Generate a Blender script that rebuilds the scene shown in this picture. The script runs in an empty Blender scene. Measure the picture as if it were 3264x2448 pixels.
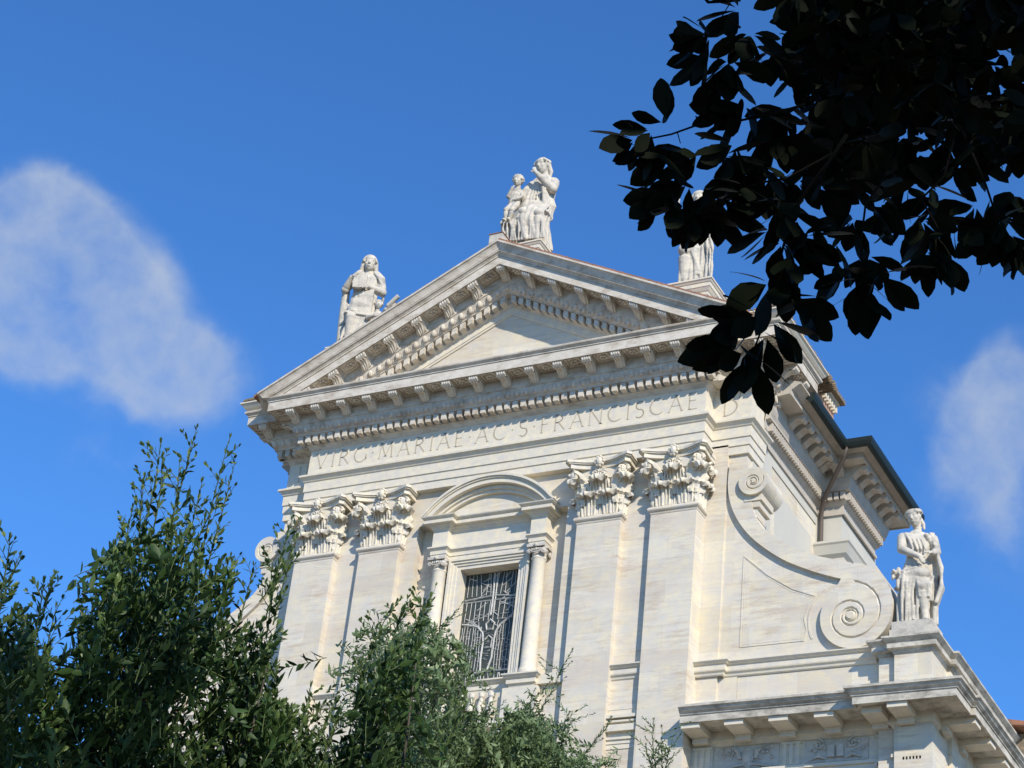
import bpy, bmesh, math, random
import numpy as np
from mathutils import Vector, Matrix
random.seed(7); rng = np.random.default_rng(7)
sc = bpy.context.scene
COL = sc.collection
PI = math.pi

# ------------------------------------------------------------------ camera
CAM = np.array([24.57, -42.0, 1.6])
YAW, PIT, ROL, FOC = math.radians(-30.05776), math.radians(30.60823), math.radians(-6.62596), 6369.4
def _rot(y, p, r):
    f = np.array([math.sin(y)*math.cos(p), math.cos(y)*math.cos(p), math.sin(p)])
    rt = np.array([math.cos(y), -math.sin(y), 0.0]); dn = np.cross(f, rt)
    c, s = math.cos(r), math.sin(r)
    return np.array([c*rt+s*dn, -s*rt+c*dn, f])
MC = _rot(YAW, PIT, ROL)
cam = bpy.data.cameras.new('camera'); camo = bpy.data.objects.new('camera', cam); COL.objects.link(camo)
cam.sensor_width = 36; cam.lens = 36*FOC/3264; cam.clip_end = 5000; cam.clip_start = .1
m4 = Matrix.Identity(4)
for i in range(3):
    m4[i][0] = MC[0][i]; m4[i][1] = -MC[1][i]; m4[i][2] = -MC[2][i]; m4[i][3] = CAM[i]
camo.matrix_world = m4
sc.camera = camo
def ray(u, v):                       # direction of a photo position (2212 x 1659 grid)
    d = MC.T @ np.array([u*1.47559-1632, v*1.47559-1224, FOC]); return d/np.linalg.norm(d)
def at(u, v, dist): return CAM + ray(u, v)*dist
def proj(p):
    c = (np.atleast_2d(p)-CAM) @ MC.T
    z = np.where(c[:, 2] > .01, c[:, 2], .01)
    return np.stack([(1632+FOC*c[:, 0]/z)/1.47559, (1224+FOC*c[:, 1]/z)/1.47559, c[:, 2]], 1)

# ------------------------------------------------------------------ light
SUN_AZ, SUN_EL = math.radians(49), math.radians(32.5)      # right of the facade's normal, height
sun_dir = Vector((math.sin(SUN_AZ)*math.cos(SUN_EL), -math.cos(SUN_AZ)*math.cos(SUN_EL), math.sin(SUN_EL)))
sl = bpy.data.lights.new('sun', 'SUN'); sl.energy = 4.0; sl.angle = math.radians(.55); sl.color = (1, .92, .80)
so = bpy.data.objects.new('sun', sl); COL.objects.link(so)
so.rotation_euler = sun_dir.to_track_quat('Z', 'Y').to_euler()
W = bpy.data.worlds.new('World'); sc.world = W; W.use_nodes = True
nt = W.node_tree; nt.nodes.clear()
def wn(t, **k):
    n = nt.nodes.new(t)
    for a, b in k.items(): setattr(n, a, b)
    return n
sky = wn('ShaderNodeTexSky', sky_type='NISHITA', sun_disc=False)
sky.sun_elevation = SUN_EL; sky.sun_rotation = math.atan2(sun_dir.x, sun_dir.y)
sky.air_density = 1.0; sky.dust_density = 0; sky.ozone_density = 4
SKY_STR = .115
tc = wn('ShaderNodeTexCoord')
# cloud cover: soft blobs at chosen directions of the dome, broken up by noise
blobs = [(85,640,.020,.75),(130,600,.020,.6),(120,720,.022,.55),(2040,860,.020,.35),(1990,960,.020,.30),(2060,1080,.022,.40),(30,440,.018,.8),(95,425,.018,1.0),(150,420,.016,.9),(60,500,.022,.9),(140,490,.022,1.0),(215,470,.017,.8),(240,540,.020,.85),(150,570,.022,.75),(40,570,.018,.6),(290,600,.020,.8),(215,620,.020,.6),(330,650,.018,.7),
         (300,700,.020,.55),(380,710,.018,.55),(440,760,.018,.6),(500,800,.020,.75),(430,820,.022,.7),(370,800,.022,.7),(320,780,.020,.45),(240,740,.022,.5),(160,700,.018,.35),(0,680,.022,.95),(20,740,.022,.9),(60,790,.020,.6),(200,800,.024,.55),(280,830,.022,.5),(340,860,.018,.35),(260,840,.018,.3),
         (180,1000,.018,.42),(250,1015,.016,.40),(320,1000,.014,.3),
         (2150,810,.016,.7),(2195,790,.018,.7),(2120,870,.018,.6),(2180,870,.020,.7),(2070,940,.018,.6),(2140,950,.022,.7),(2200,960,.020,.6),(2030,1010,.014,.45),(2100,1030,.020,.6),(2170,1050,.020,.5),(2130,1130,.018,.40),(2200,1160,.018,.40),(2090,1190,.016,.3),(2190,1250,.016,.3)]
acc = None
wnoise = wn('ShaderNodeTexNoise'); wnoise.inputs['Scale'].default_value = 9; wnoise.inputs['Detail'].default_value = 5; wnoise.inputs['Roughness'].default_value = .55
nt.links.new(tc.outputs['Generated'], wnoise.inputs['Vector'])
sub = wn('ShaderNodeVectorMath', operation='SUBTRACT'); nt.links.new(wnoise.outputs['Color'], sub.inputs[0]); sub.inputs[1].default_value = (.5, .5, .5)
scl = wn('ShaderNodeVectorMath', operation='SCALE'); nt.links.new(sub.outputs[0], scl.inputs[0]); scl.inputs['Scale'].default_value = .035
warp = wn('ShaderNodeVectorMath', operation='ADD'); nt.links.new(tc.outputs['Generated'], warp.inputs[0]); nt.links.new(scl.outputs[0], warp.inputs[1])
for u, v, r, a in blobs:
    d = wn('ShaderNodeVectorMath', operation='DISTANCE'); nt.links.new(warp.outputs[0], d.inputs[0]); d.inputs[1].default_value = tuple(ray(u, v))
    mr = wn('ShaderNodeMapRange', interpolation_type='SMOOTHERSTEP'); nt.links.new(d.outputs['Value'], mr.inputs['Value'])
    mr.inputs['From Min'].default_value = r*1.7; mr.inputs['From Max'].default_value = 0; mr.inputs['To Min'].default_value = 0; mr.inputs['To Max'].default_value = a*.75
    if acc is None: acc = mr.outputs[0]
    else:
        mx = wn('ShaderNodeMath', operation='ADD')
        nt.links.new(acc, mx.inputs[0]); nt.links.new(mr.outputs[0], mx.inputs[1]); acc = mx.outputs[0]
lim_ = wn('ShaderNodeMath', operation='MINIMUM'); nt.links.new(acc, lim_.inputs[0]); lim_.inputs[1].default_value = 1.0; acc = lim_.outputs[0]
n2 = wn('ShaderNodeTexNoise'); n2.inputs['Scale'].default_value = 22; n2.inputs['Detail'].default_value = 10; n2.inputs['Roughness'].default_value = .56
nt.links.new(warp.outputs[0], n2.inputs['Vector'])
def wm(op, a, b_, clamp=False):
    n = wn('ShaderNodeMath', operation=op, use_clamp=clamp)
    for k, q in enumerate((a, b_)):
        if isinstance(q, (int, float)): n.inputs[k].default_value = q
        else: nt.links.new(q, n.inputs[k])
    return n.outputs[0]
dens = wm('ADD', wm('MULTIPLY', acc, 1.25), wm('MULTIPLY', wm('MULTIPLY', wm('SUBTRACT', n2.outputs['Fac'], .54), 2.8), wm('MULTIPLY', acc, 2.2, True)))
cmr = wn('ShaderNodeMapRange', interpolation_type='SMOOTHSTEP'); nt.links.new(dens, cmr.inputs['Value']); cmr.inputs['From Min'].default_value = .02; cmr.inputs['From Max'].default_value = 2.0; cmr.inputs['To Max'].default_value = .72
class _o: outputs = [cmr.outputs[0]]
off = _o
mix = wn('ShaderNodeMix', data_type='RGBA')
tint = wn('ShaderNodeMix', data_type='RGBA', blend_type='MULTIPLY'); tint.inputs['Factor'].default_value = 1
nt.links.new(sky.outputs[0], tint.inputs[6]); tint.inputs[7].default_value = (.50, .96, 1.42, 1)
nt.links.new(off.outputs[0], mix.inputs['Factor']); nt.links.new(tint.outputs[2], mix.inputs[6]); mix.inputs[7].default_value = (3.7, 4.15, 4.7, 1)
bg = wn('ShaderNodeBackground'); bg.inputs['Strength'].default_value = SKY_STR
nt.links.new(mix.outputs[2], bg.inputs['Color'])
wo = wn('ShaderNodeOutputWorld'); nt.links.new(bg.outputs[0], wo.inputs['Surface'])
sc.view_settings.view_transform = 'Standard'; sc.view_settings.look = 'None'; sc.view_settings.gamma = 1
sc.view_settings.exposure = .36
sc.cycles.max_bounces = 6; sc.cycles.diffuse_bounces = 3

# ------------------------------------------------------------------ materials
def mat(name, base, rough=.8, stain=None, streak=0, speck=0, bump=.0, bscale=18, trans=0, var=None, varscale=3, spec=.3, grime=0, band=None, blocks=0, grimecol=(.10,.095,.085)):
    m = bpy.data.materials.new(name); m.use_nodes = True
    t = m.node_tree; N = t.nodes; L = t.links
    b = N['Principled BSDF']; b.inputs['Roughness'].default_value = rough
    b.inputs['Specular IOR Level'].default_value = spec
    c = N.new('ShaderNodeRGB'); c.outputs[0].default_value = (*base, 1); cur = c.outputs[0]
    tcn = N.new('ShaderNodeTexCoord')
    def noise(scale, sc3=(1, 1, 1), detail=6, rough=.6):
        mp = N.new('ShaderNodeMapping'); mp.inputs['Scale'].default_value = sc3
        L.new(tcn.outputs['Object'], mp.inputs[0])
        n = N.new('ShaderNodeTexNoise'); n.inputs['Scale'].default_value = scale; n.inputs['Detail'].default_value = detail; n.inputs['Roughness'].default_value = rough
        L.new(mp.outputs[0], n.inputs['Vector']); return n.outputs['Fac']
    def ramp(v, a, b_, lo=0, hi=1):
        r = N.new('ShaderNodeMapRange'); L.new(v, r.inputs[0]); r.inputs[1].default_value = a; r.inputs[2].default_value = b_; r.inputs[3].default_value = lo; r.inputs[4].default_value = hi
        return r.outputs[0]
    def mixc(fac, col, cur, mode='MIX'):
        x = N.new('ShaderNodeMix'); x.data_type = 'RGBA'; x.blend_type = mode
        L.new(fac, x.inputs[0]); L.new(cur, x.inputs[6]); x.inputs[7].default_value = (*col, 1); return x.outputs[2]
    if var: cur = mixc(ramp(noise(varscale), .35, .65), var, cur)
    if band: cur = mixc(ramp(noise(1.3, (.12, .12, 1.2), 3), .50, .66, 0, .75), band, cur)
    if blocks:
        sx = N.new('ShaderNodeSeparateXYZ'); cb = N.new('ShaderNodeCombineXYZ'); L.new(tcn.outputs['Object'], sx.inputs[0])
        ad = N.new('ShaderNodeMath'); L.new(sx.outputs[0], ad.inputs[0]); L.new(sx.outputs[1], ad.inputs[1])
        L.new(ad.outputs[0], cb.inputs[0]); L.new(sx.outputs[2], cb.inputs[1])
        bt = N.new('ShaderNodeTexBrick'); bt.offset = .37; bt.inputs['Scale'].default_value = 1; bt.inputs['Mortar Size'].default_value = .004; bt.inputs['Brick Width'].default_value = 1.35; bt.inputs['Row Height'].default_value = .62
        bt.inputs['Color1'].default_value = (1, 1, 1, 1); bt.inputs['Color2'].default_value = (.86, .835, .79, 1); bt.inputs['Mortar'].default_value = (.80, .77, .72, 1); bt.inputs['Bias'].default_value = -.2
        L.new(cb.outputs[0], bt.inputs['Vector'])
        x = N.new('ShaderNodeMix'); x.data_type = 'RGBA'; x.blend_type = 'MULTIPLY'; x.inputs[0].default_value = blocks; L.new(cur, x.inputs[6]); L.new(bt.outputs['Color'], x.inputs[7]); cur = x.outputs[2]
    if streak:
        patch = ramp(noise(.9, (1, 1, 1), 4, .6), .40, .58)
        st = N.new('ShaderNodeMath'); st.operation = 'MULTIPLY'; L.new(patch, st.inputs[0]); L.new(ramp(noise(1.6, (.8, .8, 5), 9, .72), .47, .72, 0, streak), st.inputs[1])
        cur = mixc(st.outputs[0], (.46, .35, .24), cur)
        cur = mixc(ramp(noise(3, (.5, .5, 6), 6, .7), .5, .8, 0, streak*.8), (.52, .49, .44), cur)
    if speck: cur = mixc(ramp(noise(14, (1, 1, 2.2), 5, .8), .61, .67, 0, speck), (.22, .19, .15), cur)
    if grime: cur = mixc(ramp(noise(1.6, (1, 1, 2.2), 8, .72), .60-.3*grime, .78-.2*grime, 0, .85), grimecol, cur)
    L.new(cur, b.inputs['Base Color'])
    if bump:
        bp = N.new('ShaderNodeBump'); bp.inputs['Strength'].default_value = bump; bp.inputs['Distance'].default_value = .02
        L.new(noise(bscale, (1, 1, 1.6), 8, .7), bp.inputs['Height']); L.new(bp.outputs[0], b.inputs['Normal'])
    if trans:
        tr = N.new('ShaderNodeBsdfTranslucent'); ms = N.new('ShaderNodeMixShader'); ms.inputs[0].default_value = trans
        L.new(cur, tr.inputs[0]); L.new(b.outputs[0], ms.inputs[1]); L.new(tr.outputs[0], ms.inputs[2])
        L.new(ms.outputs[0], N['Material Output'].inputs[0])
    return m
STONE = (.73, .65, .475)
M_wall = mat('travertine_wall', STONE, streak=1.0, blocks=.9, speck=.5, bump=.25, var=(.63, .59, .52), band=(.62, .55, .46))
M_trim = mat('travertine_trim', (.73, .65, .48), streak=.25, speck=.3, bump=.2, var=(.60, .56, .49), varscale=5)
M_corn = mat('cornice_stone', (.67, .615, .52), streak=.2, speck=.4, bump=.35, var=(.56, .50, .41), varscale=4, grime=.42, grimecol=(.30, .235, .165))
M_carv = mat('carved_stone', (.60, .56, .48), streak=.1, speck=.3, bump=.3, var=(.48, .44, .38), varscale=7, grime=.25, grimecol=(.30, .24, .18))
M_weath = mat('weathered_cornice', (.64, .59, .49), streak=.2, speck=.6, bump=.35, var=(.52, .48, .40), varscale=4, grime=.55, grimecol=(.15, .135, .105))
M_stat = mat('statue_stone', (.62, .56, .45), bump=.5, speck=.6, var=(.46, .43, .37), varscale=5, grime=.38, grimecol=(.24, .22, .19))
M_plas = mat('flank_plaster', (.56, .53, .45), bump=.08, var=(.50, .48, .42), varscale=.8)
M_plasd = mat('flank_cornice_stucco', (.50, .45, .38), bump=.15, var=(.42, .38, .32), varscale=3)
M_tile = mat('terracotta_tile', (.36, .17, .10), rough=.9, var=(.20, .12, .08), varscale=6, bump=.4, speck=.5)
M_moss = mat('mossy_tile', (.30, .22, .15), rough=.9, var=(.14, .12, .08), varscale=9, bump=.6)
M_brick = mat('pale_brick', (.45, .28, .19), rough=.9, var=(.36, .22, .15), varscale=8, bump=.3)
M_gutter = mat('dark_green_gutter', (.010, .019, .018), rough=.55, spec=.4)
M_pipe = mat('brown_downpipe', (.10, .08, .065), rough=.6)
M_lett = mat('cut_letter', (.45, .39, .29), rough=.9)
M_glass = mat('stained_glass', (.045, .06, .055), rough=.35, spec=.3, var=(.07, .07, .055), varscale=6)
M_trac = mat('lead_tracery', (.55, .54, .50), rough=.7, var=(.34, .34, .32), varscale=8)
M_laur = mat('laurel_leaf', (.020, .042, .013), rough=.5, var=(.048, .095, .022), varscale=1.6, trans=.12, spec=.22)
M_laurn = mat('laurel_young_leaf', (.17, .24, .06), rough=.45, var=(.035, .075, .02), varscale=4, trans=.3, spec=.4)
M_oliv = mat('olive_leaf', (.19, .26, .11), rough=.5, var=(.09, .14, .05), varscale=6, trans=.15, spec=.4)
M_over = mat('broad_leaf', (.007, .010, .005), rough=.6, var=(.003, .005, .002), varscale=2, trans=.02, spec=.05)  # near black: the shade of the silhouetted leaves is put into their colour
M_twig = mat('dark_twig', (.006, .005, .004), rough=.95, bump=.4, spec=.1)
M_bark = mat('bark', (.10, .085, .065), rough=.95, bump=.6, var=(.05, .045, .035), varscale=12)
M_stem = mat('green_stem', (.09, .12, .035), rough=.6)
M_ground = mat('ground_gravel', (.24, .20, .15), rough=.95, var=(.18, .15, .10), varscale=.4, bump=.5, bscale=6)

# ------------------------------------------------------------------ helpers
def link(name, me, m, parent=None, smooth=False):
    o = bpy.data.objects.new(name, me); COL.objects.link(o)
    if m: me.materials.append(m)
    if parent: o.parent = parent
    if smooth: me.shade_smooth()
    return o
def thing(name, label, cat, loc=(0, 0, 0), group=None):
    o = bpy.data.objects.new(name, None); COL.objects.link(o); o.location = loc
    o['label'] = label; o['category'] = cat
    if group: o['group'] = group
    return o
class MB:
    def __init__(s): s.v = []; s.f = []
    def add(s, v, f):
        n = len(s.v); s.v += [tuple(p) for p in v]; s.f += [tuple(i+n for i in q) for q in f]; return s
    def box(s, x0, x1, y0, y1, z0, z1):
        v = [(x, y, z) for x in (x0, x1) for y in (y0, y1) for z in (z0, z1)]
        return s.add(v, [(0, 1, 3, 2), (4, 6, 7, 5), (0, 4, 5, 1), (2, 3, 7, 6), (0, 2, 6, 4), (1, 5, 7, 3)])
    def prism_y(s, poly, y0, y1):      # polygon in x,z pushed along y
        n = len(poly)
        v = [(x, y0, z) for x, z in poly]+[(x, y1, z) for x, z in poly]
        return s.add(v, [tuple(range(n)), tuple(range(2*n-1, n-1, -1))]+[(i, i+n, (i+1) % n+n, (i+1) % n) for i in range(n)])
    def prism_x(s, poly, x0, x1, shear=0):      # polygon in y,z pushed along x
        n = len(poly)
        v = [(x0, y, z+shear*x0) for y, z in poly]+[(x1, y, z+shear*x1) for y, z in poly]
        return s.add(v, [tuple(range(n)), tuple(range(2*n-1, n-1, -1))]+[(i, i+n, (i+1) % n+n, (i+1) % n) for i in range(n)])
    def prism_z(s, poly, z0, z1, k=1.0, c=(0, 0)):
        n = len(poly)
        v = [(x, y, z0) for x, y in poly]+[(c[0]+(x-c[0])*k, c[1]+(y-c[1])*k, z1) for x, y in poly]
        return s.add(v, [tuple(range(n)), tuple(range(2*n-1, n-1, -1))]+[(i, i+n, (i+1) % n+n, (i+1) % n) for i in range(n)])
    def sweep(s, path, prof):            # profile (out, z) swept along a plan polyline, mitred; outward = right of travel
        P = [Vector(p) for p in path]; nrm = []
        for i in range(len(P)-1):
            d = (P[i+1]-P[i]).normalized(); nrm.append(Vector((d.y, -d.x)))
        rows = []
        for i, p in enumerate(P):
            if i == 0: m = nrm[0]
            elif i == len(P)-1: m = nrm[-1]
            else:
                a, b = nrm[i-1], nrm[i]; m = (a+b); m = m/max(.2, m.dot(a))
            rows.append([(p.x+m.x*o, p.y+m.y*o, z) for o, z in prof])
        k = len(prof); v = [q for r in rows for q in r]; f = []
        for i in range(len(P)-1):
            for j in range(k-1): f.append((i*k+j, i*k+j+1, (i+1)*k+j+1, (i+1)*k+j))
        f.append(tuple(range(k-1, -1, -1))); f.append(tuple((len(P)-1)*k+j for j in range(k)))
        return s.add(v, f)
    def tube(s, pts, rad, n=8, cap=True):
        pts = [Vector(p) for p in pts]; rad = rad if hasattr(rad, '__len__') else [rad]*len(pts)
        v = []; up = Vector((0, 0, 1))
        for i, p in enumerate(pts):
            d = (pts[min(i+1, len(pts)-1)]-pts[max(i-1, 0)]).normalized()
            a = d.cross(up)
            if a.length < .1: a = d.cross(Vector((0, 1, 0)))
            a.normalize(); b = d.cross(a); up = -b if False else up
            for k in range(n):
                t = 2*PI*k/n; v.append(p+(a*math.cos(t)+b*math.sin(t))*rad[i])
        f = [(i*n+k, i*n+(k+1) % n, (i+1)*n+(k+1) % n, (i+1)*n+k) for i in range(len(pts)-1) for k in range(n)]
        if cap: f += [tuple(range(n-1, -1, -1)), tuple((len(pts)-1)*n+k for k in range(n))]
        return s.add(v, f)
    def ball(s, c, r, nu=10, nv=7, rot=None):
        r = r if hasattr(r, '__len__') else (r, r, r); v = [(0, 0, -1)]
        for j in range(1, nv):
            ph = -PI/2+PI*j/nv
            for i in range(nu): t = 2*PI*i/nu; v.append((math.cos(ph)*math.cos(t), math.cos(ph)*math.sin(t), math.sin(ph)))
        v.append((0, 0, 1)); f = []
        for i in range(nu): f.append((0, 1+(i+1) % nu, 1+i))
        for j in range(nv-2):
            for i in range(nu): a = 1+j*nu; f.append((a+i, a+(i+1) % nu, a+nu+(i+1) % nu, a+nu+i))
        a = 1+(nv-2)*nu
        for i in range(nu): f.append((a+i, a+(i+1) % nu, len(v)-1))
        w = []
        for p in v:
            q = Vector((p[0]*r[0], p[1]*r[1], p[2]*r[2]))
            if rot: q = rot @ q
            w.append((q.x+c[0], q.y+c[1], q.z+c[2]))
        return s.add(w, f)
    def lathe(s, prof, c, n=20):         # profile (r, z) around a vertical axis at c
        k = len(prof); v = [(c[0]+r*math.cos(2*PI*i/n), c[1]+r*math.sin(2*PI*i/n), z) for i in range(n) for r, z in prof]
        f = [(i*k+j, ((i+1) % n)*k+j, ((i+1) % n)*k+j+1, i*k+j+1) for i in range(n) for j in range(k-1)]
        f += [tuple(i*k for i in range(n-1, -1, -1)), tuple(i*k+k-1 for i in range(n))]
        return s.add(v, f)
    def mesh(s, name):
        me = bpy.data.meshes.new(name); me.from_pydata(s.v, [], s.f); me.update()
        bm = bmesh.new(); bm.from_mesh(me); bmesh.ops.recalc_face_normals(bm, faces=bm.faces); bm.to_mesh(me); bm.free()
        return me
    def build(s, name, m, parent=None, smooth=False): return link(name, s.mesh(name), m, parent, smooth)
    def mirror(s):
        t = MB(); t.v = [(-x, y, z) for x, y, z in s.v]; t.f = [tuple(reversed(q)) for q in s.f]; return t

# ------------------------------------------------------------------ ground
g = MB(); g.add([(-1500, -1500, 0), (1500, -1500, 0), (1500, 1500, 0), (-1500, 1500, 0)], [(0, 1, 2, 3)])
go = g.build('ground', M_ground); go['kind'] = 'structure'


# ------------------------------------------------------------------ the church
church = thing('church', 'white travertine baroque church front with a pediment, paired pilasters and side scrolls', 'church')
FW = 6.22                                   # half width of the frieze of the projecting bay
# walls
b = MB()
b.box(-7.2, 7.2, 1.0, 14, 0, 29.2)
for s in (-1, 1):
    x = sorted((s*2.3, s*6.13)); b.box(x[0], x[1], .22, .98, 0, 27.59)
    x = sorted((s*6.10, s*6.7)); b.box(x[0], x[1], .56, 1.0, 0, 27.6)
    x = sorted((s*6.7, s*7.2)); b.box(x[0], x[1], .66, 1.0, 0, 27.6)
    x = sorted((s*.92, s*2.3)); b.box(x[0], x[1], .55, 1.0, 21.3, 26.25)
b.box(-2.3, 2.3, .223, 1.0, 26.25, 27.6); b.box(-2.3, 2.3, .223, 1.0, 0, 21.3)
b.box(-.92, .92, .55, 1.0, 24.84, 26.25)
b.prism_y([(-6.9, 29.3), (6.9, 29.3), (0, 33.2)], .02, .6)      # tympanum
b.box(-6.2, 6.2, .25, 1.2, 27.6, 30.0); b.box(-7.2, 7.2, .7, 1.2, 27.6, 30.0)
b.build('wall', M_wall, church)
# flank walls of the nave (plaster) with sunk panels
for s in (-1, 1):
    f = MB(); X0 = 7.23
    def fb(x0, x1, y0, y1, z0, z1): f.box(*sorted((s*x0, s*x1)), y0, y1, z0, z1)
    fb(7.1, X0, 1.0, 6.15, 27.86, 28.6); fb(7.1, X0, 1.0, 6.15, 0, 21.5)
    fb(7.1, X0, 5.95, 6.15, 21.5, 27.86); fb(7.1, X0, 1.0, 2.4, 21.5, 27.86)
    fb(7.1, X0-.09, 2.4, 5.95, 21.5, 27.86)
    fb(7.15, X0-.02, 2.75, 5.6, 21.5, 27.32)
    fb(7.0, 7.92, 6.15, 9.2, 0, 28.3); fb(7.0, 7.3, 9.2, 14, 0, 28.3)
    pth = [(7.0, 6.1), (7.95, 6.1), (7.95, 9.3), (7.0, 9.3)]
    def sw(path, prof):
        p = [(s*x, y) for x, y in path]
        if s < 0 : p = p[::-1]
        f.sweep(p, prof)
    sw([(7.0, 6.14), (7.92, 6.14), (7.92, 9.3)], [(-.1, 26.4), (.12, 26.4), (.12, 26.75), (.22, 26.85), (.30, 27.1), (.34, 27.15), (.34, 27.22), (.2, 27.27), (.06, 27.32), (0, 27.4)])
    f.build('flank_wall', M_plas, church)
# ---- architrave, frieze and horizontal cornice round the front
ENT = [(-.6, 27.3), (-.03, 27.3), (-.03, 27.54), (.0, 27.545), (.0, 27.78), (.03, 27.785), (.03, 28.08), (.06, 28.10), (.08, 28.14), (.13, 28.20), (.17, 28.22), (.17, 28.28), (.05, 28.31), (.0, 28.33), (0, 29.14)]
BED = [(0, 29.14), (.03, 29.16), (.05, 29.2), (.09, 29.25), (.12, 29.27), (.12, 29.50), (.37, 29.50), (.37, 29.54), (.40, 29.56), (.46, 29.66), (.49, 29.76), (.50, 29.80), (.53, 29.80), (.53, 30.14),
       (1.03, 30.14), (1.03, 30.11), (1.055, 30.11), (1.055, 30.40), (1.08, 30.40), (1.08, 30.435), (1.10, 30.45), (1.115, 30.47), (1.15, 30.49), (1.16, 30.52), (1.16, 30.545), (-.5, 30.57)]
path = [(-7.0, 1.64), (-7.3, 1.64), (-7.3, .56), (-FW, .56), (-FW, 0), (FW, 0), (FW, .56), (7.3, .56), (7.3, 1.64), (7.0, 1.64)]
b = MB(); b.sweep(path, ENT); b.build('architrave_and_frieze', M_trim, church)
corn = MB(); corn.sweep(path, BED)
def dentils(mb, p0, p1, nx, ny, z0, z1, shear=0, pitch=.25, w=.155, o0=.11, o1=.345, base=None):
    L = math.dist(p0, p1); n = max(1, round(L/pitch)); d = ((p1[0]-p0[0])/L, (p1[1]-p0[1])/L)
    for i in range(n):
        c = (i+.5)*L/n
        pts = []
        for t in (c-w/2, c+w/2):
            for o in (o0, o1):
                for z in (z0, z1):
                    x = p0[0]+d[0]*t; y = p0[1]+d[1]*t
                    zz = z if base is None else z+base(x)
                    pts.append((x+nx*o, y+ny*o, zz))
        mb.add(pts, [(0, 1, 3, 2), (4, 6, 7, 5), (0, 4, 5, 1), (2, 3, 7, 6), (0, 2, 6, 4), (1, 5, 7, 3)])
def eggs(mb, p0, p1, nx, ny, z0, z1, o0=.40, o1=.50, pitch=.29, base=None):
    L = math.dist(p0, p1); n = max(1, round(L/pitch)); d = ((p1[0]-p0[0])/L, (p1[1]-p0[1])/L); zm = (z0+z1)/2; h = (z1-z0)/2
    for i in range(n):
        c = (i+.5)*L/n; x = p0[0]+d[0]*c; y = p0[1]+d[1]*c; zz = zm+(base(x) if base else 0)
        ry = .075
        r3 = (.075 if abs(d[0]) > .5 else ry, ry if abs(d[0]) > .5 else .075, h*.95)
        mb.ball((x+nx*(o0+.055), y+ny*(o0+.055), zz), r3, 8, 6)
        # the shell round the egg
        pts = []
        for k in range(7):
            a = PI*(1+k/6); ux = math.cos(a)*.108; uz = math.sin(a)*h*1.15+.03
            pts.append((x+d[0]*ux+nx*(o0+.05), y+d[1]*ux+ny*(o0+.05), zz+uz))
        mb.tube(pts, .016, 4)
        xx = x+d[0]*L/n/2; yy = y+d[1]*L/n/2; z2 = zm+(base(xx) if base else 0)
        if i < n-1: mb.tube([(xx+nx*(o0+.07), yy+ny*(o0+.07), z2+h*.8), (xx+nx*(o0+.02), yy+ny*(o0+.02), z2-h*.9)], [.024, .010], 4)
sides = [((-FW-.36, -.36), (FW+.36, -.36))]
dentils(corn, (-FW-.34, 0), (FW+.34, 0), 0, -1, 29.285, 29.495)
eggs(corn, (-FW-.44, 0), (FW+.44, 0), 0, -1, 29.56, 29.79)
for s in (-1, 1):
    dentils(corn, (s*FW, -.1), (s*FW, .2), s, 0, 29.285, 29.495)
    a = [(s*(FW+.36), .56), (s*(7.3+.34), .56)]; dentils(corn, *a, 0, -1, 29.285, 29.495); eggs(corn, (s*(FW+.5), .56), (s*7.76, .56), 0, -1, 29.56, 29.79)
    dentils(corn, (s*7.3, .3), (s*7.3, 1.9), s, 0, 29.285, 29.495); eggs(corn, (s*7.3, .2), (s*7.3, 2.0), s, 0, 29.56, 29.79)
def rosette(mb, c, up=(0, 0, -1), r=.15, shear=0):
    # square coffer frame and a six petalled flower hanging below the soffit
    x, y, z = c
    def P(px, py, pz): return (x+px, y+py, z+pz+shear*px)
    for (a0, a1, b0, b1) in ((-.21, .21, -.20, -.17), (-.21, .21, .17, .20), (-.21, -.18, -.17, .17), (.18, .21, -.17, .17)):
        v = [P(px, py, pz) for px in (a0, a1) for py in (b0, b1) for pz in (-.035, .01)]
        mb.add(v, [(0, 1, 3, 2), (4, 6, 7, 5), (0, 4, 5, 1), (2, 3, 7, 6), (0, 2, 6, 4), (1, 5, 7, 3)])
    for k in range(6):
        a = k*PI/3+.2; mb.ball(P(math.cos(a)*.088, math.sin(a)*.088, -.02), (.052, .052, .04), 6, 4)
    mb.ball(P(0, 0, -.045), (.035, .035, .035), 6, 4)
for k in range(-8, 9):
    if k: rosette(corn, (k*.8706-(.0), -.80, 30.14)) if abs(k) < 8 else None
rosette(corn, (0, -.80, 30.14))
for s in (-1, 1):
    rosette(corn, (s*6.98, -.80, 30.14)); rosette(corn, (s*7.55, -.24, 30.14)); rosette(corn, (s*8.1, -.24, 30.14)); rosette(corn, (s*8.1, .75, 30.14)); rosette(corn, (s*8.1, 1.72, 30.14))
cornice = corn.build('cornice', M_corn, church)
cy = MB()
CYM = [(-.2, 30.56), (1.1, 30.56), (1.12, 30.60), (1.16, 30.63), (1.22, 30.70), (1.25, 30.76), (1.29, 30.77), (1.29, 30.81), (.2, 30.86)]
cy.sweep([(6.3, .56), (7.3, .56), (7.3, 1.64), (7.0, 1.64)], CYM); cy.build('cyma_moulding', M_trim, church); cy = MB(); cy.sweep([(-7.0, 1.64), (-7.3, 1.64), (-7.3, .56), (-6.3, .56)], CYM)
cy.build('cyma_moulding', M_trim, church)
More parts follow.
